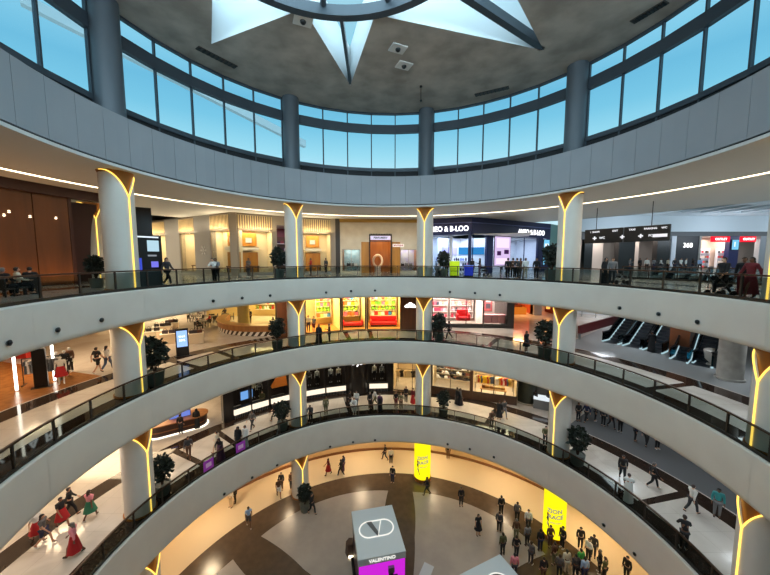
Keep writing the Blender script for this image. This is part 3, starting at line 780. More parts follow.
for q in zz: goods('bottle', q, 14, W_, 'cosmetics bottle on the white shelf behind the shop queue', 'bottle', 'bottles behind the queue', [(40, 40, 60), (200, 120, 160), (240, 240, 245), (90, 120, 200), (20, 20, 30)], .2, 1.5)
TEAL = mat('teal_wall', (120, 170, 165), .5)
S('wall_right', MB(frame(P2, (30.5, 50), 0)[0]).box(0, w_est(P2, (30.5, 50)), -.1, .3, 0, ZC), TEAL)
# ---------------------------------------------------------------- far right of the top gallery: daylit hall with dark shops
YW = 50.0
def XW(px, py=250): x, y, d = ray(px, py); return x/y*YW
S('wall_back', MB().box(30, 80, YW+4, YW+4.4, 0, 9.6), mat('hall_back', (120, 118, 116), .6))
S('ceiling', MB().box(24, 80, YW+.2, YW+4, 5.2, 5.3), SOFFIT)
S('wall_back', MB().box(28, 80, YW-.3, YW+.3, 5.9, 9.6), GALW)
S('wall_header', MB().box(28, XW(669), YW-.1, YW+.4, 4.7, 5.9), BLACK); S('wall_header', MB().box(XW(669), 80, YW-.1, YW+.4, 5.2, 5.9), mat('dark_grey_header', (88, 92, 96), .5))
co_ = MB(); zc_ = 8.3                          # hall ceiling with a row of deep dark coffers
xs = [26+2.85*i for i in range(20)]
co_.box(24, 80, 30, 39.5, zc_, zc_+.3).box(24, 80, 46.5, YW, zc_, zc_+.3)
for x in xs: co_.box(x, x+.95, 39.5, 46.5, zc_, zc_+.3); co_.box(x-.02, x+.02, 39.5, 46.5, zc_, zc_+1.0); co_.box(x+.93, x+.97, 39.5, 46.5, zc_, zc_+1.0)
S('ceiling', co_, GALW); S('ceiling', MB().box(24, 82, 39, 47, zc_+1.0, zc_+1.2), mat('coffer_dark', (40, 44, 50), .8))
S('ceiling', MB().ring(31.1, 52, 9.0, 9.2, -40, 4, 40), GALW)
for x_, y_ in ((38, 33), (52, 33), (66, 33)): lamp('hall_daylight_fill', 'AREA', (x_, y_, 8.1), 420, (222, 236, 248), 9, 5)  # lamps added under the closed ceiling, standing in for hall daylight
for x_ in (36, 50, 64): l = lamp('hall_wall_fill', 'AREA', (x_, 44, 5.0), 230, (226, 238, 250), 8, 1.5); l.rotation_euler = (PI*.62, 0, 0)  # added fill without fittings, aimed up at the hall wall
for a, b, m in ((583, 591, BLACK), (617, 633, BLACK), (655, 668, BLACK), (669, 673.5, NI)):
    S('wall_pier', MB().box(XW(a), XW(b), YW-.4, YW+.5, 0, 4.7 if m is BLACK else 5.2), m)
S('wall_pier', MB().box(XW(673.5), XW(697), YW-.2, YW+.5, 0, 5.2), mat('charcoal_panel', (34, 34, 42), .4))
sign('white lettering on the charcoal shop panel beyond the escalators', T((XW(686)), YW-.25, 3.75), '360', 1.0, WLIT, bold=.01)
S('wall_shop', MB().box(XW(591), XW(617), YW+3.2, YW+3.4, 0, 5).box(XW(633), XW(655), YW+3.2, YW+3.4, 0, 5), mat('hall_shop_white', (206, 198, 192), .6))
S('wall_shop', MB().box(XW(697), XW(760), YW+3.2, YW+3.4, 0, 5.2), mat('hall_shop_pink', (216, 190, 172), .6))
for a, b, pw in ((591, 617, 170), (633, 655, 170), (698, 726, 330), (738, 758, 300)):
    lamp('shop_light', 'AREA', ((XW(a)+XW(b))/2, YW+1.8, 4.9), pw, (255, 240, 228), XW(b)-XW(a), 2)
S('wall_pier', MB().box(XW(727), XW(736.5), YW-.3, YW+.4, 0, 5.2), NAVY); S('wall_pier', MB().box(XW(697), XW(699), YW-.3, YW+.4, 0, 5.2), GRP); S('wall_pier', MB().box(XW(757), XW(790), YW-.3, YW+.4, 0, 5.2), mat('grey_hoarding', (140, 146, 152), .5))
screen('pale blue screen on the navy pier between the red signs', T(XW(728.5), YW-.45, 3.1), XW(735)-XW(728.5), 1.5, SBL, ((.3, .5, .3, .8, SBW),))
REDS = emis('sign_red_glow', (235, 30, 50), 1.5)
for a, b, lab in ((709, 727, 'glowing red shop sign band left of the navy pier'), (738, 753, 'glowing red shop sign band right of the navy pier')):
    o = thingM('sign', lab, 'sign', T(XW(a), YW-.3, 4.3)); MB().box(0, XW(b)-XW(a), 0, .25, 0, .85).build('sign_box', REDS, o, bevel=.04); lettering('OUTLET', .5, WLIT, T((XW(b)-XW(a))/2, -.03, .42), 'lettering', o)
for px in (703, 712.5, 721.5, 741, 750):
    zz, W_ = shelf(T(XW(px)-.9, YW+2.6, 0), 0, 1.8, 0, .1, 3.4, 4, 'bright shelf of goods in the %s shop, %s' % ('red-signed', {703: 'by its grey edge', 712.5: 'below the red band', 721.5: 'beside the navy pier', 741: 'just past the navy pier', 750: 'by the grey hoarding'}[px]), NI, NI)
    for q in zz: goods('toy_box', q, 5, W_, 'small coloured box on a shelf of the red-signed shops', 'box', 'boxes in the red-signed shops', [(200, 60, 70), (230, 220, 210), (120, 90, 60), (60, 60, 70)], .2, 1.1)
# hanging direction sign
pa, pb_ = hz(597, 208, ZC).xy, hz(653, 201, ZC).xy
d_ = (pb_-pa).normalized(); q0 = pa-d_*.9; q1 = pb_+d_*1.2
Mh, wh = frame(q0, q1, 3.05)
o = thingM('hanging_sign', 'long black direction sign with white pictograms hanging on two rods', 'direction sign', Mh)
MB().box(0, wh*.5-.03, 0, .18, .0, 1.25).box(wh*.5+.03, wh, 0, .18, .0, 1.25).build('sign_board', BLACK, o, bevel=.02)
for q in (pa, pb_): x = (q-q0).length; MB().tube([(x, .09, 1.2), (x, .09, ZC-3.05)], .03, 8).build('rod', BLACK, o)
SW_ = emis('sign_white', (240, 240, 245), 1.0)
for i, (t_, x, z, s_) in enumerate((('i  SHOPS', .14, 1.0, .2), ('EXIT', .40, 1.0, .2), ('TAXI', .60, 1.0, .2), ('PARKING', .80, 1.0, .2), ('WC', .94, 1.0, .2), ('WC', .24, .45, .26), ('FOOD', .84, .45, .24))):
    lettering(t_, s_, SW_, T(x*wh, -.012, z), 'lettering', o, .01, bold=.006)
pic = MB()
for x in (.14, .70, .49): pic.M = T(x*wh-.0, -.014, .45); pic.box(-.16, .16, -.005, .01, -.05, .05).box(-.05, .05, -.005, .01, -.16, .16)
pic.M = T(.91*wh, -.014, .42); pic.box(-.5, .4, -.005, .01, -.12, .12)
pic.build('pictogram', SW_, o)
o = thingM('hanging_sign', 'small grey sign with the numeral two hanging beside the column', 'sign', frame(hz(586, 240, 3).xy if False else q0-d_*1.1, q0-d_*.2, 3.0)[0])
MB().box(0, .75, 0, .15, 0, 1.1).build('sign_board', mat('sign_grey', (168, 168, 170), .5), o); lettering('2', .8, BLACK, T(.38, -.012, .55), 'lettering', o); MB().tube([(.37, .07, 1.1), (.37, .07, ZC-3.0)], .025, 6).build('rod', BLACK, o)
# ================================================================ middle gallery shops
zt2 = ZB[3]
BRW = wood('toyshop_brown', (92, 50, 22), (70, 36, 16), 3, .4)
K2 = lambda px, r=18.4, py=322: hr(px, py, r).xy
TOY = mat('toyshop_cream', (246, 226, 170), .6)
PAL = [(226, 60, 50), (240, 200, 40), (110, 190, 60), (240, 240, 235), (60, 130, 200), (240, 120, 60), (230, 110, 150), (250, 230, 150)]
names2 = {0: 'leftmost toy shop window', 1: 'middle toy shop window', 2: 'wide toy shop window'}
for i, (a, b) in enumerate(((305, 341), (342, 366), (367, 401))):
    M, w_ = bay(K2(a), K2(b), Z2, 3.7, 5, zt2, TOY, BRW, 115*w_est(K2(a), K2(b)), (255, 224, 160), floorm=mat('toyshop_floor', (214, 150, 80), .3))
    window(M, 0, w_, .06, 3.7, mat('window_black', (26, 20, 18), .4), 0, .1)
    wh_ = ('first', 'second', 'third')[i]
    zz, W_ = shelf(M, .25 if i else w_*.45, w_-.25, 3.6, .9, 3.3, 4, 'cream toy shelf inside the %s toy shop window from the pier column' % wh_, mat('shelf_cream', (250, 240, 215), .5), mat('shelf_yellow', (238, 208, 60) if i else (244, 232, 200), .5))
    for k, q in enumerate(zz):
        pal = PAL if k != 1 else [(120, 190, 50), (150, 205, 60), (240, 215, 50)]
        goods('soft_toy' if k % 2 else 'toy_box', q, max(3, int(W_/.42)), W_, 'colourful %s on the shelf of the %s toy shop window' % ('soft toy' if k % 2 else 'toy box', wh_), 'toy', '%s in the %s toy window' % ('soft toys' if k % 2 else 'toy boxes', wh_), pal, .18, 1.15)
    if i:
        o = thingM('sofa', 'bright red %s behind the %s toy shop window' % (('low bench', 'rounded sofa')[i-1], wh_), 'sofa', M @ T(w_*.08, 1.6, .02))
        L_ = w_*.84 if i == 2 else w_*.9; RD = mat('sofa_red', (196, 30, 34), .5)
        MB().box(0, L_, 0, .8, .18, .5).build('seat', RD, o, bevel=.08)
        if i == 2: MB().box(0, L_, .7, .95, .45, 1.1).build('backrest', RD, o, bevel=.1)
        for x in (0, L_-.2): MB().box(x, x+.2, 0, .9, .2, .72).build('armrest', RD, o, bevel=.06)
        MB().box(.1, L_-.1, .1, .75, .02, .18).build('plinth', BLACK, o)
Mp, wp = pier(K2(401), K2(419), Z2, zt2, BRW)
o = thingM('sign', 'small white cloud-shaped logo on the brown pier beside the column', 'sign', Mp @ T(wp*.52, -.14, 2.6))
c_ = MB()
for x, z, r in ((-.3, 0, .2), (0, .12, .26), (.28, .02, .2), (.45, -.06, .12), (-.48, -.06, .13)):
    c_.add([(x+r*math.cos(t/16*2*PI), 0, max(-.16, z+r*math.sin(t/16*2*PI))) for t in range(16)]+[(x+r*math.cos(t/16*2*PI), -.05, max(-.16, z+r*math.sin(t/16*2*PI))) for t in range(16)], [tuple(range(16)), tuple(range(31, 15, -1))]+[(t, (t+1) % 16, 16+(t+1) % 16, 16+t) for t in range(16)])
c_.build('logo', WLIT, o)
pier(K2(277), K2(289), Z2, zt2, BRW); pier(K2(289), K2(305), Z2, zt2, BRW); S('wall_header', MB(frame(K2(277), K2(419), Z2)[0]).box(0, 1, 3, 3.1, 3.7, 3.9), BRW)
# pink and white shop
PK = mat('shop_pinkwhite', (245, 232, 226), .5); DG = mat('dark_base', (52, 48, 46), .4)
A2, B2 = Vector((2.6, 34.2)), Vector((13.2, 33.7))
H2 = lambda px: hl(px, 322, A2, B2)
M, w_ = bay(H2(432), H2(483), Z2, 3.75, 4.5, zt2, PK, DG, 560, (255, 236, 226))
window(M, 0, w_, .35, 3.75, DG, 2); S('wall_plinth', MB(M).box(0, w_, -.1, .1, 0, .35), DG)
PP = [(225, 60, 90), (245, 235, 235), (240, 190, 200), (190, 160, 140), (60, 60, 80), (235, 120, 140)]
zz, W_ = shelf(M, .3, w_*.4, 3.4, .4, 3.4, 4, 'crowded white shelf in the pink shop, behind the people in black', PK, PK)
for q in zz: goods('toy_box', q, 7, W_, 'packaged goods on the crowded shelf of the pink shop', 'box', 'boxes on the crowded pink shop shelf', PP, .2, 1.1)
zz, W_ = shelf(M, w_*.45, w_-.3, 3.4, .4, 3.4, 4, 'pink and white shelf in the middle of the pink shop', PK, PK)
for q in zz: goods('soft_toy', q, 6, W_, 'small soft toy on the middle shelf of the pink shop', 'toy', 'soft toys on the middle pink shop shelf', PP, .2, 1.0)
o = thingM('armchair', 'bright red armchair in the pink shop window', 'armchair', M @ T(w_*.55, 1.2, .36)); RD = mat('sofa_red', (196, 30, 34), .5)
MB().box(0, 1.3, 0, .9, .15, .55).build('seat', RD, o, bevel=.08); MB().box(0, 1.3, .75, 1.0, .4, 1.3).build('backrest', RD, o, bevel=.1)
for x in (-.12, 1.17): MB().box(x, x+.25, .05, .9, .15, .85).build('armrest', RD, o, bevel=.06)
M, w_ = bay(H2(483.3), H2(507), Z2, 3.75, 4.5, zt2, PK, DG, 330, (255, 238, 230))
window(M, 0, w_, .35, 3.75, DG, 0); S('wall_plinth', MB(M).box(0, w_, -.1, .1, 0, .35), DG); S('wall_pier', MB(M).box(w_, w_+.7, -.12, 5, 0, 3.99), DG)
for x, lab in ((.3, 'pink display block at the left of the corner window'), (1.25, 'pink display block in the middle of the corner window'), (2.2, 'pink display block at the right of the corner window')):
    o = tag(MB().box(0, .75, 0, .7, 0, .95).build('display_block', mat('block_pink', (240, 165, 165), .5), None, bevel=.03), lab, 'display block'); o.matrix_world = M @ T(x*.85, .6, .36)
screen('tall framed picture hanging in the corner window of the pink shop', M @ T(.9, 3.2, 1.3), .9, 2.0, mat('picture_red', (180, 90, 90), .5), ((.2, .8, .55, .85, PK), (.2, .8, .15, .45, mat('picture_dark', (80, 70, 80), .5))))
# orange shop across the hall, grey pillar and red glow
ORW = mat('orange_shop', (214, 120, 50), .5)
A3, B3 = Vector((15.5, 41.5)), Vector((28, 41.5)); H3 = lambda px: hl(px, 318, A3, B3)
M, w_ = bay(H3(507), H3(533), Z2, 3.9, 3.5, zt2, mat('orange_back', (160, 74, 40), .6), ORW, 420, (255, 190, 120))
zz, W_ = shelf(M, .2, w_*.45, 2.6, .2, 3.4, 4, 'orange lit shelf of goods across the hall, left unit', ORW, ORW)
for q in zz: goods('toy_box', q, 6, W_, 'small box on the orange lit shelf across the hall', 'box', 'boxes in the orange shop', [(240, 200, 150), (230, 120, 60), (200, 50, 40), (250, 230, 190)], .2, 1.0)
zz, W_ = shelf(M, w_*.55, w_-.2, 2.6, .2, 3.4, 4, 'orange lit shelf of goods across the hall, unit by the grey pillar', ORW, mat('walnut', (92, 58, 34), .4))
for q in zz: goods('toy_box', q, 6, W_, 'small box on the shelf by the grey pillar', 'box', 'boxes by the grey pillar', [(60, 30, 30), (230, 120, 60), (120, 40, 40)], .2, 1.0)
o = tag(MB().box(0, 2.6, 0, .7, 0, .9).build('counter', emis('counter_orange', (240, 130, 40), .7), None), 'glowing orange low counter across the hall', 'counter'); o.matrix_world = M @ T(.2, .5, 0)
pier(H3(533), H3(541), Z2, zt2, mat('pillar_grey', (170, 168, 164), .5), .9)
M, w_ = bay(H3(541), H3(556), Z2, 3.9, 3.5, zt2, mat('dark_red_wall', (110, 40, 30), .6), BLACK, 120, (255, 160, 110))
o = tag(MB().lathe([(0, 0), (.25, 0), (.25, 3.0), (0, 3.0)], 16).build('lamp_tube', emis('lamp_orange', (255, 170, 80), 1.6), None, True), 'tall glowing orange lamp tube across the hall', 'lamp'); o.matrix_world = M @ T(w_*.7, 1.0, .7)
# far white shops of the middle gallery, behind the escalators
W4 = mat('far_shop_white', (210, 212, 214), .6)
A4, B4 = Vector((24, 44)), Vector((40, 36))
S('wall_back', MB(frame(A4, B4, Z2)[0]).box(-4, w_est(A4, B4)+14, 0, .3, 0, 4), W4); lamp('shop_light', 'AREA', ((A4+B4)/2).to_3d()+Vector((-2, -3, zt2-.2)), 500, (235, 242, 250), 10, 3)
o = thingM('railing', 'white metal railing before the far white shops behind the escalators', 'railing', frame(A4, B4, Z2)[0] @ T(0, -2.5, 0)); MB().box(0, 12, -.03, .03, 1.0, 1.08).build('handrail', WHITE, o)
for k in range(9): MB().box(k*1.5-.03, k*1.5+.03, -.03, .03, 0, 1.0).build('post', GREYM, o)
# round bar counter and lit kitchen wall
bc = Vector((-12.4, 36.0)); BR = 6.2
o = thing('bar_counter', 'curved wooden bar counter with zigzag white base, at the lit cafe', 'bar counter', (bc.x, bc.y, Z2))
MB().ring(BR-.7, BR, .45, 1.0, 180, 296, 46, (0, 0)).build('front', wood('bar_wood', (176, 120, 66), (150, 96, 50), 3, .4), o)
MB().ring(BR-.8, BR+.1, 1.0, 1.08, 180, 296, 46, (0, 0)).build('counter_top', mat('bar_top', (198, 150, 96), .3), o)
MB().ring(BR-.6, BR-.1, 0, .45, 180, 296, 46, (0, 0)).build('plinth', mat('bar_plinth', (60, 44, 36), .5), o)
zg = MB()
for k in range(20):
    a0 = R_(181+115*k/20); a1_ = R_(181+115*(k+.55)/20); a2_ = R_(181+115*(k+1)/20); r = BR-.08
    zg.add([(r*math.cos(t), r*math.sin(t), z) for t, z in ((a0, .02), (a1_, .02), (a2_, .44), (a1_, .44))]+[((r-.05)*math.cos(t), (r-.05)*math.sin(t), z) for t, z in ((a0, .02), (a1_, .02), (a2_, .44), (a1_, .44))], [(0, 1, 2, 3), (7, 6, 5, 4), (0, 4, 5, 1), (1, 5, 6, 2), (2, 6, 7, 3), (3, 7, 4, 0)])
zg.build('zigzag', mat('zigzag_white', (235, 228, 215), .5), o)
CAFE = emis('cafe_wall_lit', (255, 226, 130), .75)
Mc, wc = frame((-19.5, 41), (-9.5, 41), Z2)
S('wall_back', MB(Mc).box(-4, wc+1, 0, .2, 0, 4), mat('cafe_wall', (232, 206, 140), .6)); lamp('shop_light', 'AREA', Mc @ Vector((wc*.6, -1.6, 3.8)), 620, (255, 224, 150), 8, 1.6)
zz, W_ = shelf(Mc, 2.6, 8.8, -.5, .9, 3.6, 4, 'long lit yellow shelf behind the curved bar counter', mat('cafe_shelf', (240, 214, 130), .5), WHITE)
for q in zz: goods('bottle', q, 18, W_, 'coloured bottle on the lit shelf behind the curved bar', 'bottle', 'bottles behind the curved bar', [(230, 120, 50), (240, 220, 150), (200, 60, 50), (120, 150, 70), (240, 240, 230)], .2, 1.9)
S('column', MB().lathe([(.62, Z2), (.62, zt2)], 28, (-16.0, 35.2)), mat('pillar_yellow', (198, 180, 116), .5), True)
# cafe tables and chairs
TBL = mat('cafe_table', (120, 110, 92), .4); CHM = mat('cafe_chair', (52, 44, 40), .5)
tb = None; chs = None
spots_t = [(196, 322), (205, 316), (214, 322), (222, 314), (203, 328), (190, 315), (226, 320)]
twh = ['at the near edge of the seating', 'behind the front table of the seating', 'nearest the zigzag bar', 'under the yellow pillar side of the seating', 'lowest and closest to the gallery edge', 'farthest from the bar', 'close to the yellow pillar']
for i, (px, py) in enumerate(spots_t):
    p = hz(px, py, Z2)
    if tb is None:
        tb = thing('cafe_table', '', 'table', (p.x, p.y, Z2)); MB().lathe([(0, .72), (.4, .72), (.4, .76), (0, .76)], 20).build('tabletop', TBL, tb); MB().lathe([(.04, 0), (.04, .72)], 10).build('pedestal', GREYM, tb); MB().lathe([(0, 0.001), (.26, .001), (.26, .03), (0, .03)], 16).build('base', GREYM, tb); t_ = tb
        chs = thing('cafe_chair', '', 'chair', (0, 0, 0))
        MB().box(-.22, .22, -.22, .22, .42, .47).build('seat', CHM, chs, bevel=.015); MB().box(-.22, .22, .18, .23, .5, .85).build('backrest', CHM, chs, bevel=.015)
        for x in (-.2, .16):
            for y in (-.2, .16): MB().box(x, x+.04, y, y+.04, 0, .42 if y < 0 else .52).build('leg', CHM, chs)
        first = True
    else: t_ = copy_tree(tb, (p.x, p.y, Z2), 0, '')
    t_['label'] = 'small round cafe table ' + twh[i]
    t_['group'] = 'cafe tables on the middle gallery'
    for k in range(2):
        a = i*1.1+k*PI; q = (p.x+.68*math.cos(a), p.y+.68*math.sin(a), Z2); lab = 'dark cafe chair at the round table ' + twh[i]; grp = 'chairs at the table '+twh[i]
        if first: first = False; chs.location = q; chs.rotation_euler = (0, 0, a-PI/2); chs['label'] = lab; chs['group'] = grp
        else: copy_tree(chs, q, a-PI/2, lab, grp)
# low display counters
DSP = mat('display_cream', (226, 206, 176), .5)
for px, py, w_, lab in ((150, 341, 2.0, 'pale low display counter behind the bush beside the column'), (163, 335, 1.6, 'pale low display counter with dark bags, behind the lit totem'), (172, 331, 1.2, 'pale low display counter farthest from the gallery edge'), (196, 343, 1.2, 'square pale display counter right of the lit totem'), (172, 343, 1.6, 'pale low display counter just left of the lit totem')):
    p = hz(px, py, Z2); o = thing('display_counter', lab, 'display counter', (p.x, p.y, Z2), .5)
    MB().box(-w_/2, w_/2, -.4, .4, .0, .85).build('cabinet', DSP, o, bevel=.02); MB().box(-w_/2-.03, w_/2+.03, -.43, .43, .85, .9).build('top', mat('display_top', (240, 228, 206), .3), o)
    goods('handbag', rot(p.x, p.y, Z2+.9, .5) @ T(-w_/2, -.1, 0), 3, w_, 'dark bag on the '+lab.split(',')[0].split(' behind')[0].split(' right')[0].split(' just')[0].split(' farthest')[0]+(' by the totem' if px in (196, 172) else ' back row'), 'bag', 'bags on the counter %d' % px if False else 'bags on the display counters', [(40, 32, 32), (90, 50, 40), (60, 50, 60)], .1, 1.2)
p = hz(183, 356, Z2)
o = thing('digital_totem', 'black freestanding totem with bright white-blue screen on the middle gallery', 'digital totem', (p.x, p.y, Z2), math.atan2(p.y, p.x)-PI/2)
MB().box(-.42, .42, -.08, .08, 0.04, 2.15).build('casing', BLACK, o, bevel=.02); MB().box(-.5, .5, -.2, .2, 0, .05).build('base', BLACK, o)
s_ = MB().box(-.34, .34, -.09, -.081, .75, 2.0).build('screen', emis('totem_screen', (150, 185, 250), 1.3), o)
lettering('SALE', .2, WLIT, T(0, -.095, 1.55), 'lettering', o, .004); lettering('50%', .24, WLIT, T(0, -.095, 1.25), 'lettering', o, .004)
# clothes shop on the left: amber floor, racks, dressed mannequins, light tubes
S('floor_inlay', MB().ring(19.4, 34, Z2+.001, Z2+.007, 164, 190), AMBER)
S('wall_left', MB().ring(34, 34.3, Z2, zt2, 150, 200, 30), mat('left_far_wall', (214, 180, 140), .6)); S('wall_back', MB().ring(46, 46.3, Z2, zt2, 90, 150, 30), mat('left_hall_wall', (222, 200, 170), .6))
lamp('shop_light', 'AREA', pol(140, 38, zt2-.1), 900, (255, 226, 180), 6, 6)
for px, py in ((17, 391), (55, 381)):
    p = hz(px, py, Z2); o = thing('light_tube', 'vertical white light tube at the clothes shop front, ' + ('far edge by the red wall' if px < 30 else 'beside the dressed mannequins'), 'light', (p.x, p.y, Z2)); MB().box(-.05, .05, -.04, .04, .05, 3.9).build('tube', emis('tube_light', (255, 246, 230), 5), o); MB().box(-.09, .09, -.02, .06, 0, .05).build('base', GREYM, o)
p = hz(8, 358, Z2); o = tag(MB().box(-.1, 1.6, -.2, .2, 0, 2.2).build('red_panel', mat('panel_red', (190, 40, 30), .5), None), 'red panel at the far left of the middle gallery', 'panel'); o.location = (p.x, p.y, Z2)
GAR = [(30, 28, 30), (60, 40, 40), (190, 180, 170), (120, 40, 40), (90, 90, 90)]
def rack(px, py, rz, n, lab, glab, pal=GAR, z=Z2, w_=1.6):
    p = hz(px, py, z); o = thing('clothes_rack', lab, 'clothes rack', (p.x, p.y, z), rz)
    for x in (-w_/2, w_/2): MB().tube([(x, 0, .03), (x, 0, 1.6)], .025, 8).build('upright', BLACK, o); MB().box(x-.03, x+.03, -.3, .3, 0, .05).build('foot', BLACK, o)
    MB().tube([(-w_/2, 0, 1.6), (w_/2, 0, 1.6)], .025, 8).build('rail', BLACK, o)
    me = good_mesh('garment')
    for k in range(n):
        g_ = link(bpy.data.objects.new('hanging_garment', me)); g_.matrix_world = rot(p.x, p.y, z, rz) @ T(-w_/2+.15+(w_-.3)*k/(n-1), 0, .65) @ Matrix.Rotation(PI/2+random.uniform(-.15, .15), 4, 'Z')
        g_.material_slots[0].link = 'OBJECT'; g_.material_slots[0].material = gm(random.choice(pal)); tag(g_, glab, 'garment', glab)
rack(43, 383, .5, 9, 'black clothes rack at the left clothes shop', 'garment on the black rack at the left clothes shop')
p = hz(42, 387, Z2); o = thing('black_totem', 'tall plain black totem before the clothes rack', 'totem', (p.x, p.y, Z2), .6); MB().box(-.28, .28, -.12, .12, .0, 2.3).build('panel', BLACK, o, bevel=.02); MB().box(-.4, .4, -.25, .25, 0, .03).build('base', BLACK, o)
S('wall_left', MB().ring(22.2, 22.24, Z2, zt2, 150, 157, 8), SGLASS)
# escalators
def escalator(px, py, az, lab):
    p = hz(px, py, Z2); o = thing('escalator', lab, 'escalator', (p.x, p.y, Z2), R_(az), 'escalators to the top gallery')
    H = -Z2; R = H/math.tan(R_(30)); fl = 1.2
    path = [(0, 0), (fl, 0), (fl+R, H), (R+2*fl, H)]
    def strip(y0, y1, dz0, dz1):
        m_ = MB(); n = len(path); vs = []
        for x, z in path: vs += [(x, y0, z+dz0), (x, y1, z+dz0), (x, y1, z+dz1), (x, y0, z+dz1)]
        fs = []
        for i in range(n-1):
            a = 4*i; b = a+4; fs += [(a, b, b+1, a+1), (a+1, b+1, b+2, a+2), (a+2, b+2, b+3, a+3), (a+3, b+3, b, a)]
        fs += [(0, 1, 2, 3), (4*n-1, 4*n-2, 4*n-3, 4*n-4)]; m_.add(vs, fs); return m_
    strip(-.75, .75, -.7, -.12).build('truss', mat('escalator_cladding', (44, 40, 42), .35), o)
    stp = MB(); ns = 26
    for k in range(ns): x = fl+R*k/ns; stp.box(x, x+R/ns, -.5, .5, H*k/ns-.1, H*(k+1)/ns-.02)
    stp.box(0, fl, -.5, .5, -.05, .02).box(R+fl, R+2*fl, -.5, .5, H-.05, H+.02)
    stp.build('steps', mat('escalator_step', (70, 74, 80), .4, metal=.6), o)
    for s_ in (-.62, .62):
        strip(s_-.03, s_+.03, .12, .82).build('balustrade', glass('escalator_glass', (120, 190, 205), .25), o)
        strip(s_-.06, s_+.06, -.05, .08).build('skirt', emis('escalator_sky_sheen', (190, 225, 235), .7), o)  # faint glow imitates sky reflected in the sides; no lamp here
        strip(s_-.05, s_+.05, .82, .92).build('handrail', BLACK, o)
escalator(610, 343, 31, 'escalator with sky-sheen sides farthest along the row, next to the maroon band')
escalator(631, 347.5, 32, 'escalator with sky-sheen sides, second along from the maroon band')
escalator(652, 352, 33, 'escalator with sky-sheen sides right beside the man in black')
escalator(681, 361, 36, 'escalator with sky-sheen sides just past the man in black, brown wall behind')
escalator(699, 366, 38, 'escalator with sky-sheen sides nearest the plain stone column')
MRN = mat('maroon_band', (96, 34, 34), .5)
e0 = hz(578, 338, Z2); 
o = thing('ramp_band', 'long maroon sloping band beyond the escalators', 'ramp', (e0.x, e0.y, Z2+.35), R_(14)); 
bnd = MB(); bnd.add([(0, -.1, 0), (13, -.1, 2.4), (13, -.1, 3.2), (0, -.1, .8), (0, .1, 0), (13, .1, 2.4), (13, .1, 3.2), (0, .1, .8)], [(0, 1, 2, 3), (7, 6, 5, 4), (0, 4, 5, 1), (1, 5, 6, 2), (2, 6, 7, 3), (3, 7, 4, 0)]); bnd.build('panel', MRN, o)
MB().box(0, .2, -.1, .1, -.35, .1).box(6, 6.2, -.1, .1, -.35, 1.6).build('stand', GREYM, o)
qa = hz(667, 356, Z2); qb = qa+Vector((math.cos(R_(34)), math.sin(R_(34))))*9
S('wall_right', MB(frame(qa, qb, Z2)[0]).box(1.5, 9, -.9, .3, 0, 3.9), mat('brown_recess', (120, 66, 32), .5))
S('floor_inlay', MB().ring(19.4, 40, Z2+.001, Z2+.006, -20, 40), mat('floor_grey', (150, 152, 152), .15)); S('floor_inlay', MB().ring(19.7, 27, Z1+.001, Z1+.006, -20, 38), mat('floor_dark_grey', (104, 105, 106), .15))
p = hz(729, 382, Z2); p = p+p.normalized()*.7
o = thing('stone_column', 'plain grey stone column behind the walkway, beyond the escalators', 'column', (p.x, p.y, Z2)); MB().lathe([(.6, 0.12), (.6, zt2-Z2)], 28).build('shaft', mat('stone_grey', (170, 166, 158), .6, var=(150, 147, 140), vscale=2), o, True); MB().lathe([(0, 0.001), (.68, .001), (.68, .14), (.6, .14)], 28).build('base', mat('stone_grey', (170, 166, 158), .6), o, True)
for px, py, lab in ((719, 368, 'dark square bin before the plain stone column'),):
    p = hz(px, py, Z2); o = thing('waste_bin', lab, 'bin', (p.x, p.y, Z2), .4); MB().box(-.35, .35, -.3, .3, 0, 1.0).build('body', mat('bin_dark', (60, 58, 56), .5), o, bevel=.03); MB().box(-.38, .38, -.33, .33, 1.0, 1.06).build('lid', BLACK, o)
p = hz(716, 365, Z2); o = thing('curved_sculpture', 'white curved shell-like object beside the dark bin', 'sculpture', (p.x, p.y, Z2), .3); MB().lathe([(.0, .12), (.35, .12), (.6, .4), (.7, 1.0), (.64, 1.05), (.5, .5), (.3, .28), (0, .28)], 20, (0, 0), 20, 200).build('shell', WHITE, o, True); MB().box(-.5, .5, .0, .3, 0, .13).build('base', WHITE, o)

# ================================================================ lower gallery shops
zt1 = ZB[2]
BK = mat('black_facade', (22, 20, 20), .3); BKI = mat('black_interior', (44, 36, 32), .6)
PLL = emis('plinth_light', (255, 240, 212), 1.15)
K1 = lambda px, r=19.5, py=390: hr(px, py, r).xy
wins1 = [(232, 250, 'beside the blue screen'), (251, 268, 'second from the blue screen'), (270, 291, 'with white zigzag mark and orange prism'), (305, 325, 'just right of the column'), (326, 346, 'with two pale mannequins'), (369, 388, 'nearest the lit fashion shop')]
prev = 222
MAN = []
for a, b, lab in wins1:
    pier(K1(prev), K1(a), Z1, zt1, BK, .4); prev = b
    M, w_ = bay(K1(a), K1(b), Z1, 4.4, 2.6, zt1, BKI, BK, 45, (255, 236, 214))
    window(M, 0, w_, .95, 4.4, BK)
    S('wall_plinth', MB(M).box(0, w_, -.05, .3, 0, .95), BK)
    o = thingM('window_plinth', 'glowing white plinth under the black shop window ' + lab, 'display plinth', M @ T(0, -.1, .38)); MB().box(.05, w_-.05, -.12, .04, .0, .55).build('light_face', PLL, o); MB().box(0, w_, -.16, .06, .55, .6).build('top', BK, o)
    gr = MB()
    for k in range(int(w_/.16)): gr.box(.08+k*.16, .13+k*.16, -.14, -.1, -.34, -.04)
    gr.build('grille', GREYM, o)
    MAN.append((M, w_, lab))
pier(K1(388), K1(393), Z1, zt1, BK, .4); 
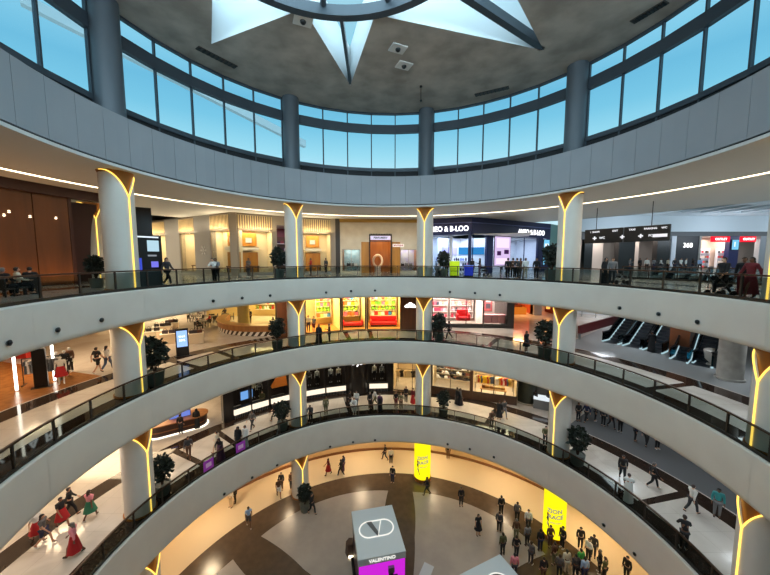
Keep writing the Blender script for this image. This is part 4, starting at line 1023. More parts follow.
M, w_ = frame(K1(346), K1(369), Z1); S('wall_pier', MB(M).box(0, w_, -.1, .5, 0, zt1-Z1), BK)
S('column', MB().lathe([(1.1, Z1), (1.1, zt1)], 32, tuple(K1(358, 19.8))), BK, True)
sign('white square logo mark high on the rounded black shop corner', frame(K1(346, 17.8), K1(369, 17.8), Z1)[0] @ T(w_*.5, -.02, 3.9), 'DJD', .8, WLIT)
M0 = MAN[2][0]
o = thingM('wall_emblem', 'large white zigzag mark in the black shop window', 'emblem', M0 @ T(.5, 1.9, 2.0)); z_ = MB()
for k in range(4): z_.box(.0+.1*k, .75+.1*k, 0, .06, .2+.55*k, .38+.55*k); 
z_.tube([(.1, .03, .3), (.8, .03, .8), (.3, .03, .85), (1.0, .03, 1.4), (.5, .03, 1.45), (1.1, .03, 1.95)], .07, 6); z_.build('mark', emis('mark_white', (250, 250, 245), 1.0), o)
o = tag(MB().prism([(0, 0), (1.5, 0), (1.5, .6), (0, .6)], 0, .05).add([(0, 0, .05), (1.5, 0, .05), (1.5, .6, .05), (0, .6, .05), (.6, .3, 1.1), (1.5, .3, 1.1)], [(0, 1, 5, 4), (1, 2, 5), (2, 3, 4, 5), (3, 0, 4)]).build('orange_prism', mat('orange_paint', (232, 130, 40), .5), None), 'bright orange wedge in the black shop window by the column', 'display'); o.matrix_world = M0 @ T(MAN[2][1]-1.7, .6, 1.6)
screen('blue lit screen in the dark shop at the left end of the black windows', MAN[0][0] @ T(.9, .5, 1.3), 1.1, .8, emis('screen_sky', (120, 170, 235), 1.1))
# lit fashion shop
A5, B5 = Vector(K1(393)), Vector((5.1, 33.0)); C5 = Vector((13.9, 29.9))
LF = mat('fashion_cream', (216, 196, 162), .6)
FCOL = [(30, 28, 30), (220, 190, 60), (190, 40, 40), (240, 235, 225), (90, 70, 60), (70, 90, 120), (200, 170, 120)]
def clothes_line(M, x0, x1, y, z, n, lab, pal):
    o = thingM('garment_rail', lab, 'clothes rail', M @ T(x0, y, z)); MB().tube([(0, 0, 0), (x1-x0, 0, 0)], .025, 6).build('rail', BLACK, o)
    for x in (.05, x1-x0-.05): MB().tube([(x, 0, 0), (x, 0, -z+.03)], .02, 6).build('upright', BLACK, o)
    me = good_mesh('garment')
    for k in range(n):
        g_ = link(bpy.data.objects.new('hanging_garment', me)); g_.matrix_world = M @ T(x0+.2+(x1-x0-.4)*k/max(1, n-1), y, z-.96) @ Matrix.Rotation(random.uniform(.2, .9), 4, 'Z')
        g_.material_slots[0].link = 'OBJECT'; g_.material_slots[0].material = gm(random.choice(pal)); tag(g_, 'garment on the ' + lab, 'garment', 'garments on the ' + lab)
M, w_ = bay(A5, B5, Z1, 4.5, 4, zt1, LF, BK, 300, (255, 222, 170)); window(M, 0, w_, .1, 4.5, BK, 1)
clothes_line(M, .2, w_-.2, 1.2, 2.1, 9, 'low rail left of the lower gallery column', [(150, 40, 40), (40, 34, 34), (230, 200, 150), (90, 60, 40)]); clothes_line(M, .2, w_-.2, 2.6, 3.9, 9, 'high rail left of the lower gallery column', FCOL)
V5 = (C5-B5)
H5 = lambda px: hl(px, 398, B5, C5)
M, w_ = bay(H5(430), H5(471), Z1, 4.5, 4.5, zt1, LF, BK, 480, (255, 232, 196)); window(M, 0, w_, .8, 4.5, BK, 1); S('wall_plinth', MB(M).box(0, w_, -.06, .2, 0, .8), mat('plinth_brown', (84, 58, 40), .5))
zz, W_ = shelf(M, .2, w_-.2, 2.4, .9, 4.3, 6, 'wide bright shelf of shoes in the lit fashion shop', LF, WHITE)
for q in zz: goods('shoe', q, 11, W_, 'pair-less shoe on the wide bright shoe shelf'.replace('pair-less', 'single'), 'shoe', 'shoes on the bright shelf', [(28, 26, 28), (60, 44, 38), (240, 235, 228), (30, 30, 40), (120, 70, 50)], .15, 2.3)
M, w_ = bay(H5(471.5), H5(517), Z1, 4.5, 4.5, zt1, LF, BK, 470, (255, 228, 186)); window(M, 0, w_, .8, 4.5, BK, 1); S('wall_plinth', MB(M).box(0, w_, -.06, .2, 0, .8), mat('plinth_brown', (84, 58, 40), .5)); S('wall_pier', MB(M).box(-.2, .12, -.12, .3, 0, 5), mat('plinth_brown', (84, 58, 40), .5))
clothes_line(M, .2, w_*.5, 1.6, 2.2, 11, 'low rail with yellow clothes in the lit fashion shop', FCOL+[(235, 200, 50)]*3); clothes_line(M, w_*.52, w_-.2, 1.6, 2.2, 9, 'low rail with red clothes in the lit fashion shop', FCOL+[(200, 30, 36)]*4); clothes_line(M, .2, w_-.2, 3.2, 4.0, 18, 'long high rail in the lit fashion shop', FCOL)
o = thingM('display_table', 'long wooden display table in the lit fashion shop', 'table', M @ T(.8, .5, .0)); MB().box(0, 2.6, 0, .6, 1.0, 1.08).build('tabletop', mat('bar_top', (198, 150, 96), .3), o)
for x in (.1, 2.4): MB().box(x, x+.1, .05, .55, 0, 1.0).build('leg', mat('walnut', (92, 58, 34), .4), o)
goods('handbag', M @ T(.8, .6, 1.08), 6, 2.6, 'tan handbag on the long wooden display table', 'handbag', 'bags on the long table', [(190, 140, 70), (150, 100, 50), (220, 190, 130)], .2, 1.1)
p = hz(526, 405, Z1); p = p+p.normalized()*.9
o = thing('drum_column', 'dark green drum column at the end of the lit fashion shop', 'column', (p.x, p.y, Z1)); MB().lathe([(.95, .15), (.95, zt1-Z1)], 32).build('shaft', mat('drum_green', (50, 52, 36), .4, var=(40, 42, 30), vscale=2), o, True); MB().lathe([(0, .001), (1.05, .001), (1.05, .16), (.95, .16)], 32).build('base', mat('drum_base', (170, 160, 140), .4), o, True)
p = hz(547, 409, Z1); o = thing('display_counter', 'white lit glass counter beyond the dark green drum', 'display counter', (p.x, p.y, Z1), -.5); MB().box(-1.2, 1.2, -.4, .4, 0, .9).build('cabinet', mat('dsp_grey', (110, 110, 110), .4), o); MB().box(-1.2, 1.2, -.4, .4, .9, 1.15).build('light_top', emis('counter_white', (235, 245, 250), .9), o)
# darker shops along the lower right
S('wall_right', MB().ring(27, 27.3, Z1, zt1, -14, 38, 40), mat('lower_right_wall', (92, 92, 94), .5)); S('wall_back', MB().ring(40, 40.3, Z1, zt1, 95, 200, 50), mat('lower_left_wall', (226, 210, 186), .6))
lamp('shop_light', 'AREA', pol(150, 30, zt1-.1), 1100, (255, 224, 180), 8, 6); lamp('shop_light', 'AREA', pol(185, 28, zt1-.1), 700, (255, 236, 214), 8, 6)
for k in range(7):
    a = 36-6.5*k; M, w_ = frame(pol(a+2.6, 26.9), pol(a-2.6, 26.9), Z1); clothes_line(M, 0, w_, -.5, 2.0, 6, 'dark rail on the lower right wall, number %s along' % ('one two three four five six seven'.split()[k]), [(26, 26, 28), (50, 40, 40), (80, 70, 66)])
# kiosk
p = hz(179, 429, Z1)
o = thing('kiosk', 'rounded dark kiosk counter with glowing white base on the lower gallery', 'kiosk', (p.x, p.y, Z1), .62)
def stadium(a, b, n=10): return [(a+b*math.cos(t), b*math.sin(t)) for t in [-PI/2+PI*i/n for i in range(n+1)]]+[(-a+b*math.cos(t), b*math.sin(t)) for t in [PI/2+PI*i/n for i in range(n+1)]]
MB().prism(stadium(1.35, .9), .0, .1).build('light_base', emis('kiosk_glow', (255, 244, 224), 2.0), o); MB().prism(stadium(1.3, .84), .1, .95).build('body', mat('kiosk_brown', (58, 34, 26), .3), o); MB().prism(stadium(1.35, .9), .95, 1.03).build('counter_top', wood('bar_wood', (176, 120, 66), (150, 96, 50), 3, .4), o); MB().prism(stadium(1.31, .86), .42, .5).build('trim_band', mat('kiosk_band', (140, 90, 50), .3, metal=.4), o)
for x, lab in ((-.3, 0), (.55, 0)): s_ = MB().box(x-.36, x+.36, -.1, .1, 1.03, 1.55).build('monitor', BLACK, o); q = MB().box(x-.33, x+.33, -.115, -.1, 1.06, 1.52).build('screen', emis('kiosk_screen', (110, 130, 210), 1.0), s_)
p = hz(168, 423, Z1)
# ================================================================ ground floor booths
def booth(M, w_, d_, h_, lab, V):
    o = thingM('booth', lab, 'booth', M)
    RF = mat('booth_roof', (196, 204, 208), .5)
    MB().box(0, w_, 0, d_, h_-.45, h_).build('roof', RF, o, bevel=.02)
    MB().box(.08, w_-.08, .1, d_-.08, .15, h_-.45).build('body', mat('booth_body', (60, 30, 50), .4), o); MB().box(-.1, w_+.1, -.1, d_+.1, .001, .15).build('base', BLACK, o)
    f = MB().box(.06, w_-.06, .0, .1, .3, h_-.47).build('poster', emis('booth_magenta', (205, 40, 215), .95), o)
    MB().box(w_-.1, w_-.02, .1, d_-.1, .3, h_-.47).build('side_poster', emis('booth_side', (150, 40, 120), .5), o)
    for x, h2 in ((w_*.33, .95), (w_*.68, 1.25)):
        b_ = MB(); k = h2
        b_.box(x-.34*k, x+.34*k, -.16, -.01, .7, .7+1.0*k); b_.box(x-.12*k, x+.12*k, -.13, -.02, .7+1.0*k, .7+1.25*k); b_.build('printed_bottle', BLACK, o, bevel=.06)
        b_ = MB().box(x-.15*k, x+.15*k, -.18, 0, .7+1.2*k, .7+1.48*k).build('printed_cap', mat('cap_grey', (120, 120, 124), .3, metal=.6), o)
    return o
b0 = hz(358, 560.6, Z0+3.3); b1 = hz(406, 551, Z0+3.3); Mb, wb = frame(b0, b1, Z0); db = 3.75
o = booth(Mb, wb, db, 3.3, 'square booth with pale roof, V emblem and magenta perfume poster', True)
LOGO = emis('logo_white', (250, 248, 240), .95); LGR = mat('logo_grey', (84, 88, 92), .4)
lettering('VALENTINO', .3, LOGO, T(wb/2, -.012, 3.08), 'lettering', o, .01, bold=.006)
em = MB(); cx_, cy_ = wb/2, db*.53; zr = 3.312
pts = [(cx_+x, cy_+y, zr) for x, y in stadium(.52, .62, 14)]
a_ = [p_ for p_ in pts]; 
em.tube([Vector(q) for q in a_[2:]+a_[:0]][:0] or [Vector(q) for q in a_]+[Vector(a_[0])], .042, 6, False)
em.build('emblem_ring', LOGO, o)
vv = MB(); vv.prism([(cx_-.62, cy_+.62), (cx_-.26, cy_+.62), (cx_+.12, cy_-.42), (cx_-.02, cy_-.62)], 3.302, 3.33); vv.build('emblem_stroke', LGR, o)
vv = MB(); vv.tube([(cx_+.03, cy_-.55, zr), (cx_+.4, cy_+.58, zr)], .03, 6).tube([(cx_+.2, cy_+.6, zr), (cx_+.56, cy_+.6, zr)], .03, 6).tube([(cx_-.72, cy_+.62, zr), (cx_-.2, cy_+.62, zr)], .03, 6); vv.build('emblem_line', LOGO, o)
c_ = hz(500, 554, Z0+3.3); e_ = hz(458.5, 575, Z0+3.3); dx = (e_-c_).normalized(); M2, w2 = frame(c_+dx*3.4, c_, Z0)
M2 = M2 @ T(0, -3.4, 0)
o = booth(M2, 3.4, 3.4, 3.3, 'second pale-roofed booth, turned cornerwise, with round grey emblem', False)
em = MB(); em.ring(.72, .8, 3.302, 3.33, 0, 360, 40, (2.0, 1.9)); em.build('emblem_ring', LOGO, o); em = MB(); em.ring(.5, .72, 3.302, 3.32, 0, 360, 40, (2.0, 1.9)); em.build('emblem_band', LGR, o)
p = hz(351, 553, Z0); o = thing('lit_bench', 'small dark hexagonal stand with a bright light beside the V booth', 'stand', (p.x, p.y, Z0)); MB().lathe([(0, .0), (.42, 0), (.36, .9), (0, .9)], 6).build('body', mat('stand_brown', (70, 46, 34), .5), o); MB().box(-.12, .2, -.46, -.36, .05, .16).build('light', emis('stand_light', (255, 240, 200), 4), o)
p = hz(425, 575, Z0); o = tag(MB().box(-.35, .35, -.8, .8, 0.001, .05).build('floor_plate', mat('plate_white', (205, 205, 205), .5), None), 'white slab lying on the ground floor right of the V booth', 'plate'); o.location = (p.x, p.y, Z0); o.rotation_euler = (0, 0, -.5)
# ================================================================ top gallery furniture
p = hz(150, 286.5, Z3); p = p+p.normalized()*.2
o = thing('directory_screen', 'tall black mall directory with lit map screens beside the first column', 'directory', (p.x, p.y, 0), math.atan2(p.y, p.x)-PI/2+.35)
MB().box(-.62, .62, -.22, .22, .0, .95).build('base', mat('directory_base', (70, 74, 74), .3), o); MB().box(-.66, .66, -.26, .26, .95, 3.05).build('casing', BLACK, o, bevel=.02); MB().box(-.55, .5, -.28, -.26, 2.9, 2.98).build('top_light', emis('screen_white', (225, 238, 250), 1.2), o)
MB().box(-.1, .5, -.272, -.26, 2.1, 2.75).build('map_screen', emis('map_screen', (190, 225, 240), .9), o); MB().box(.05, .42, -.272, -.26, 1.15, 1.5).build('touch_screen', emis('touch_screen', (120, 120, 230), 1.0), o); MB().box(-.6, -.42, -.272, -.26, 1.0, 1.7).build('side_screen', emis('side_screen', (70, 90, 220), .8), o); MB().box(-.1, .35, -.272, -.26, 1.8, 1.9).build('caption', emis('caption', (170, 180, 190), .6), o)
p = hr(143.5, 250, 20.5); o = thing('black_pillar', 'tall black square pillar rising behind the directory screen', 'pillar', (p.x, p.y, 0), math.atan2(p.y, p.x)-PI/2); MB().box(-.6, .6, -.4, .4, .2, 5.35).build('shaft', BLACK, o); MB().box(-.66, .66, -.46, .46, 0, .2).build('base', BLACK, o)
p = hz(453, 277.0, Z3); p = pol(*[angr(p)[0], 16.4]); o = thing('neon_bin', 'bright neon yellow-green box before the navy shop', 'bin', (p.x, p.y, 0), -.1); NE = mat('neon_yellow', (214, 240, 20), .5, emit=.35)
MB().box(-.42, .42, -.35, .35, .55, 1.45).build('upper_box', NE, o, bevel=.03); MB().box(-.4, .4, -.33, .33, .1, .5).build('lower_box', NE, o, bevel=.03); MB().box(-.4, .4, -.3, .3, 0, .1).build('base', BLACK, o); MB().box(-.36, .36, -.28, .28, .5, .55).build('gap', BLACK, o)
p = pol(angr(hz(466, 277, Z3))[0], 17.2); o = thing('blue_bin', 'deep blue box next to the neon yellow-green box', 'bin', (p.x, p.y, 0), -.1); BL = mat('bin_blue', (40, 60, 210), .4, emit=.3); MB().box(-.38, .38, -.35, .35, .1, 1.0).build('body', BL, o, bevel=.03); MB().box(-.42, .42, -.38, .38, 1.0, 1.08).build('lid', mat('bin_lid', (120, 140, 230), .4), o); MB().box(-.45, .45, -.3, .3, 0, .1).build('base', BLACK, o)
def stroller(px, py, z, az, lab):
    p = hz(px, py, z); o = thing('stroller', lab, 'stroller', (p.x, p.y, z), az); D = mat('stroller_black', (34, 34, 38), .6)
    for x in (-.25, .25):
        for y in (-.32, .32): MB(T(x, y, .13) @ Matrix.Rotation(PI/2, 4, 'Y')).lathe([(0, -.02), (.13, -.02), (.13, .02), (0, .02)], 14).build('wheel', BLACK, o)
    fr_ = MB()
    for x in (-.25, .25): fr_.tube([(x, -.32, .13), (x, .1, .6), (x, .5, 1.02)], .018, 6).tube([(x, .32, .13), (x, -.05, .55)], .018, 6)
    fr_.build('frame', GREYM, o); MB().tube([(-.25, .5, 1.02), (.25, .5, 1.02)], .022, 6).build('handle', BLACK, o); MB().box(-.22, .22, -.3, .2, .4, .58).build('seat', D, o, bevel=.05); MB().lathe([(.02, 0), (.28, .1), (.3, .3)], 14, (0, .05), 180, 360).build('hood', D, o, True).location = (0, .1, .6)
stroller(484, 275.5, Z3, .3, 'dark baby stroller beside the people at the navy shop')
stroller(620, 284, Z3, 1.3, 'dark baby stroller pushed before the black hanging sign')
stroller(720, 296, Z3, 1.5, 'dark baby stroller between the walking man in black and the person in maroon')
# ================================================================ planters
c_ = hr(92, 245, 27.5); o = thing('column', 'distant white column with bronze diamond seen through the dark arch', 'column', (c_.x, c_.y, 0), math.atan2(-c_.y, -c_.x)+.5)
for k_, me in cm[3].items(): link(bpy.data.objects.new(k_, me), o)
for px, py, lab in ((209, 469, 'purple poster on the lower gallery rail below the cream robed person'), (241, 451, 'purple poster on the lower gallery rail below the black robed person')):
    p = hr(px, py, RE+.1); a, r = angr(p); q = pol(a, RE+.12); o = thing('poster', lab, 'poster', (q.x, q.y, Z1+.16), R_(a-90)); MB().box(-.36, .36, -.005, .012, 0, .7).build('sheet', mat('poster_purple', (150, 50, 170), .4, emit=.12), o); MB().box(-.2, .2, -.012, -.005, .2, .5).build('print', mat('poster_print', (226, 190, 226), .4), o)
o = thing('sign', 'unlit dark shop header with glowing letters above the clothes shop, mirrored in the floor', 'sign', (CX, CY, Z2)); MB().ring(22.0, 22.3, 3.1, 3.95, 163, 184, 16, (0, 0)).build('header', BLACK, o)
for k_, ch in enumerate('MAXLAR'):
    a = 178.5-2.1*k_; q = Vector((21.97*math.cos(R_(a)), 21.97*math.sin(R_(a)), 3.52)); lettering(ch, .85, WLIT, T(*q) @ Matrix.Rotation(R_(a-90), 4, 'Z'), 'letter', o, .02, bold=.01)
LEAF = mat('leaf_dark', (34, 44, 32), .6, var=(24, 32, 26), vscale=3); POT = mat('pot_grey', (104, 110, 104), .5)
def plant_meshes(seed):
    rnd = random.Random(seed); f = MB()
    for k in range(560):
        u = rnd.uniform(-1, 1); t = rnd.uniform(0, 2*PI); r = rnd.uniform(.55, 1)**.6
        c = Vector((math.sqrt(1-u*u)*math.cos(t)*.6*r, math.sqrt(1-u*u)*math.sin(t)*.6*r, 1.95+u*.85*r))
        d = Vector((rnd.gauss(0, 1), rnd.gauss(0, 1), rnd.gauss(.2, .7))).normalized(); s_ = d.cross(Vector((rnd.gauss(0, 1), rnd.gauss(0, 1), rnd.gauss(0, 1)))).normalized(); l_ = rnd.uniform(.22, .4)
        f.add([c-s_*.0, c+d*l_*.5+s_*l_*.3, c+d*l_, c+d*l_*.5-s_*l_*.3], [(0, 1, 2, 3)])
    st_ = MB()
    for k in range(5): a = k*1.3; st_.tube([(0.03*math.cos(a), .03*math.sin(a), .7), (.12*math.cos(a), .12*math.sin(a), 1.2), (.35*math.cos(a), .35*math.sin(a), 1.9)], [.035, .028, .015], 6)
    return f.mesh('foliage', LEAF), st_.mesh('stem', mat('stem_brown', (60, 44, 34), .7), True)
PM = MB().lathe([(0, 0.001), (.36, .001), (.42, .1), (.5, .8), (.52, .84), (.46, .84), (.44, .74), (0, .74)], 24).mesh('pot', POT, True)
PF = [plant_meshes(s_) for s_ in (1, 2, 3)]
def planter(lv, px, py, sc, lab, k=0, back=.0):
    p = hz(px, py, ZL[lv])
    a, r = angr(p); r = max(r+back, 14.75 if lv else 0); p = pol(a, r)
    while min((p-pol(c_, CR)).length for c_ in CA) < .75+.4*sc: a += .25*(1 if min(CA, key=lambda c_: abs(c_-a)) < a else -1); p = pol(a, r)
    o = thing('potted_plant', lab, 'potted plant', (p.x, p.y, ZL[lv]), random.uniform(0, 6), 'potted bushes by the columns'); sc = sc*.88; o.scale = (sc,)*3
    link(bpy.data.objects.new('pot', PM), o); link(bpy.data.objects.new('stem', PF[k % 3][1]), o); link(bpy.data.objects.new('foliage', PF[k % 3][0]), o)
planter(3, 279, 278.5, 1.05, 'dark bush in a grey pot left of the column by the fringed windows', 0)
planter(3, 441.5, 277, .95, 'dark bush in a grey pot right of the column before the navy shop', 1, 1.2)
planter(3, 551, 280.5, 1.1, 'dark bush in a pale green pot before the narrow blue screen', 2)
planter(3, 97, 288, .75, 'dark bush beside the column before the restaurant arch', 1)
planter(2, 156, 391, 1.15, 'tall dark bush in a grey pot on the middle gallery, right of the column', 0)
planter(2, 279, 350, 1.05, 'dense dark bush at the brown pier of the middle gallery', 2, .2)
planter(2, 437.5, 343, 1.0, 'dark bush among people in black before the pink shop', 1, .6)
planter(2, 548, 361, 1.15, 'dark bush left of the column before the escalators', 0, .3)
planter(1, 163, 494, 1.0, 'dark bush in a pale pot on the lower gallery beside the column', 1)
planter(1, 285, 432, 1.0, 'dark spreading bush left of the column before the black windows', 2)
planter(1, 443, 416.5, .98, 'dark bush right of the column before the shoe shelves', 0)
planter(1, 577, 464, 1.1, 'dark bush in a white pot right of the column, lower gallery', 2)
planter(0, 305, 511, .95, 'tall dark plant before the ground floor white column', 1)
# ================================================================ people
def skin_mesh(chains, root, sub=1):
    """chains: lists of (key, (x,y,z), radius); keys shared between chains weld the joints"""
    idx = {}; vs = []; rs = []; es = []
    for ch in chains:
        pv = None
        for key, p, r in ch:
            if key not in idx: idx[key] = len(vs); vs.append(p); rs.append(r)
            if pv is not None: es.append((idx[pv], idx[key]))
            pv = key
    me = bpy.data.meshes.new('figure'); me.from_pydata(vs, es, [])
    o = link(bpy.data.objects.new('figure', me))
    md = o.modifiers.new('skin', 'SKIN'); md.use_smooth_shade = True
    for i, sv in enumerate(me.skin_vertices[0].data):
        r = rs[i]; sv.radius = r if isinstance(r, tuple) else (r, r); sv.use_root = (i == idx[root])
    if sub: s_ = o.modifiers.new('sub', 'SUBSURF'); s_.levels = sub; s_.render_levels = sub
    dg = bpy.context.evaluated_depsgraph_get(); out = bpy.data.meshes.new_from_object(o.evaluated_get(dg))
    bpy.data.objects.remove(o); bpy.data.meshes.remove(me)
    out.polygons.foreach_set('use_smooth', [True]*len(out.polygons))
    return out
def V3(a): return tuple(a)
def pose_points(kind):
    """joint positions of a 1.72 m adult facing -y"""
    J = dict(pel=(0, 0, .95), sp=(0, .01, 1.12), ch=(0, 0, 1.32), nk=(0, .01, 1.49), hb=(0, -.005, 1.56), hm=(0, -.01, 1.62), ht=(0, 0, 1.70))
    for s, n in ((-1, 'l'), (1, 'r')):
        J.update({'hip'+n: (s*.095, 0, .91), 'kn'+n: (s*.1, -.015, .5), 'an'+n: (s*.1, .02, .08), 'to'+n: (s*.115, -.15, .035), 'he'+n: (s*.1, .06, .035),
                  'sh'+n: (s*.185, 0, 1.42), 'el'+n: (s*.235, .03, 1.14), 'wr'+n: (s*.245, -.04, .9)})
    if kind in ('walk', 'stride'):
        k = 1 if kind == 'walk' else -1
        for s, n in ((-1, 'l'), (1, 'r')):
            f = s*k                              # which leg leads
            if f > 0: J['kn'+n] = (s*.09, -.2, .53); J['an'+n] = (s*.09, -.27, .1); J['to'+n] = (s*.1, -.43, .1); J['he'+n] = (s*.09, -.24, .04)
            else: J['kn'+n] = (s*.09, .06, .5); J['an'+n] = (s*.09, .33, .17); J['to'+n] = (s*.1, .2, .03); J['he'+n] = (s*.09, .38, .16)
            J['el'+n] = (s*.24, .12*f+.02, 1.15); J['wr'+n] = (s*.25, .22*f-.08, .93)
    if kind == 'lean':
        for s, n in ((-1, 'l'), (1, 'r')): J['el'+n] = (s*.25, -.2, 1.2); J['wr'+n] = (s*.13, -.42, 1.14)
        for q in ('ch', 'nk', 'hb', 'hm', 'ht'): x, y, z = J[q]; J[q] = (x, y-.09*(z-1.1)/.3, z-.02)
        for n in 'lr': x, y, z = J['sh'+n]; J['sh'+n] = (x, y-.09, z-.02)
    if kind == 'phone':
        J['elr'] = (.25, -.02, 1.16); J['wrr'] = (.15, -.27, 1.25)
    if kind == 'sit':
        dz = -.45
        for q in list(J): x, y, z = J[q]; J[q] = (x, y+.0, z+dz)
        for s, n in ((-1, 'l'), (1, 'r')):
            J['hip'+n] = (s*.1, -.02, .47); J['kn'+n] = (s*.12, -.43, .49); J['an'+n] = (s*.12, -.42, .09); J['to'+n] = (s*.13, -.58, .035); J['he'+n] = (s*.12, -.37, .035)
            J['el'+n] = (s*.25, -.1, .72); J['wr'+n] = (s*.18, -.35, .68)
    return J
def body_mesh(kind):
    J = pose_points(kind)
    ch = [[('pel', J['pel'], (.135, .105)), ('sp', J['sp'], (.12, .095)), ('ch', J['ch'], (.14, .1)), ('nk', J['nk'], .05), ('hb', J['hb'], (.068, .08)), ('hm', J['hm'], (.08, .098)), ('ht', J['ht'], (.055, .07))]]
    hm = Vector(J['hm'])
    ch.append([('hm', J['hm'], .09), ('ns', V3(hm+Vector((0, -.115, -.02))), .013)])
    for s, n in ((-1, 'l'), (1, 'r')):
        ch.append([('pel', J['pel'], .12), ('hip'+n, J['hip'+n], .088), ('kn'+n, J['kn'+n], .056), ('an'+n, J['an'+n], .036), ('to'+n, J['to'+n], (.036, .026))])
        ch.append([('an'+n, J['an'+n], .036), ('he'+n, J['he'+n], .03)])
        w = Vector(J['wr'+n]); e = Vector(J['el'+n]); d = (w-e).normalized(); hnd = w+d*.06; pal_ = w+d*.1
        side = Vector((0, 1, 0))-d*d.y; side.normalize(); inn = Vector((-s, 0, 0))-d*d.dot(Vector((-s, 0, 0))); inn.normalize()
        ch.append([('ch', J['ch'], .13), ('sh'+n, J['sh'+n], .058), ('el'+n, J['el'+n], .041), ('wr'+n, J['wr'+n], .027), ('hd'+n, V3(hnd), (.03, .02)), ('pm'+n, V3(pal_), (.034, .018))])
        for f, (o_, l_) in enumerate(((-.03, .07), (-.01, .08), (.011, .075), (.031, .06))):
            b_ = pal_+side*o_; m_ = b_+d*l_*.55; t_ = m_+d*l_*.4+inn*.025
            ch.append([('pm'+n, V3(pal_), .03), ('f%d%s' % (f, n), V3(b_+d*.012), .0095), ('g%d%s' % (f, n), V3(m_), .009), ('h%d%s' % (f, n), V3(t_), .0075)])
        b_ = hnd-side*.03; ch.append([('hd'+n, V3(hnd), .03), ('t0'+n, V3(b_), .012), ('t1'+n, V3(b_-side*.02+d*.045+inn*.01), .009)])
        ear = hm+Vector((s*.088, .01, -.005)); ch.append([('hm', J['hm'], .09), ('ea'+n, V3(ear), .012)])
    return skin_mesh(ch, 'pel', 1)
def top_mesh(kind, sleeve=1.0):
    J = pose_points(kind); ch = [[('pel', tuple(Vector(J['pel'])+Vector((0, 0, .02))), (.158, .125)), ('sp', J['sp'], (.145, .118)), ('ch', J['ch'], (.176, .138)), ('cn', tuple((Vector(J['ch'])*.4+Vector(J['nk'])*.6)), (.165, .128)), ('nk', tuple(Vector(J['nk'])+Vector((0, 0, .005))), .082)]]
    for n in 'lr':
        e = Vector(J['el'+n]); w = Vector(J['wr'+n]); a = Vector(J['sh'+n])
        q = [('cn', J['ch'], .14), ('sh'+n, J['sh'+n], .08)]
        if sleeve > .6: q += [('el'+n, J['el'+n], .06), ('wr'+n, V3(e.lerp(w, .93)), .045)]
        else: q += [('el'+n, V3(a.lerp(e, .75)), .064)]
        ch.append(q)
    return skin_mesh(ch, 'pel', 1)
def leg_mesh(kind, shorts=False):
    J = pose_points(kind); ch = []
    for n in 'lr':
        k = Vector(J['kn'+n]); a = Vector(J['an'+n]); q = [('pel', tuple(Vector(J['pel'])+Vector((0, 0, .03))), (.15, .12)), ('hip'+n, J['hip'+n], .112)]
        if shorts: q.append(('kn'+n, V3(Vector(J['hip'+n]).lerp(k, .95)), .085))
        else: q += [('kn'+n, J['kn'+n], .075), ('an'+n, V3(k.lerp(a, .97)), .056)]
        ch.append(q)
    return skin_mesh(ch, 'pel', 1)
def skirt_mesh(top, bot, r0, r1, waves=7, kind='stand'):
    b = MB(); n = 28; rows = 7; vs = []
    sw = .0 if kind == 'stand' else .09
    for j in range(rows):
        t = j/(rows-1); z = top+(bot-top)*t; r = r0+(r1-r0)*t**.8
        for i in range(n):
            a = 2*PI*i/n; q = r*(1+.06*t*math.sin(waves*a)); vs.append((q*math.cos(a), q*.82*math.sin(a)*(1+sw*2*t), z))
    b.add(vs, [(j*n+i, j*n+(i+1) % n, (j+1)*n+(i+1) % n, (j+1)*n+i) for j in range(rows-1) for i in range(n)])
    return b.mesh('skirt', WHITE, True)
def hair_mesh(kind, long_=False):
    J = pose_points(kind); h = Vector(J['hm']); b = MB(); vs = []; nu, nv = 16, 9
    def face(a): return math.sin(a) < -.35        # -y is the face
    for j in range(nv):
        for i in range(nu):
            a = 2*PI*i/nu; tmax = (1.15 if face(a) else (2.35 if not long_ else 2.45)); t = tmax*j/(nv-1)
            vs.append((h.x+.094*math.sin(t)*math.cos(a), h.y+.108*math.sin(t)*math.sin(a)+.008, h.z+.012+.105*math.cos(t)))
    b.add(vs, [(j*nu+i, j*nu+(i+1) % nu, (j+1)*nu+(i+1) % nu, (j+1)*nu+i) for j in range(nv-1) for i in range(nu)])
    if long_: b.sphere((h.x, h.y+.075, h.z-.13), .085, 12, 8, .95, .55, 1.9)
    return b.mesh('hair', WHITE, True)
def scarf_mesh(kind):
    J = pose_points(kind); h = Vector(J['hm']); b = MB(); vs = []; nu, nv = 16, 11
    for j in range(nv):
        for i in range(nu):
            a = 2*PI*i/nu; f = math.sin(a) < -.5; tmax = 1.0 if f else 2.2; t = tmax*min(1, j/7)
            r = .105; x, y, z = r*math.sin(t)*math.cos(a), (r+.012)*math.sin(t)*math.sin(a), .112*math.cos(t)
            if j > 7 and not f: q = (j-7)/3; x *= 1+.75*q; y = y*(1+.35*q); z -= .13*q
            vs.append((h.x+x, h.y+y+.006, h.z+.01+z))
    b.add(vs, [(j*nu+i, j*nu+(i+1) % nu, (j+1)*nu+(i+1) % nu, (j+1)*nu+i) for j in range(nv-1) for i in range(nu)])
    return b.mesh('headscarf', WHITE, True)
def shoe_mesh(kind, n):
    J = pose_points(kind); a = Vector(J['an'+n]); t = Vector(J['to'+n]); h = Vector(J['he'+n])
    return skin_mesh([[('h', V3(h), (.045, .042)), ('m', V3((t+h)/2+Vector((0, 0, .012))), (.047, .04)), ('t', V3(t), (.045, .034))]], 'm', 1)
MC = {}
def getm(key, f):
    if key not in MC: MC[key] = f()
    return MC[key]
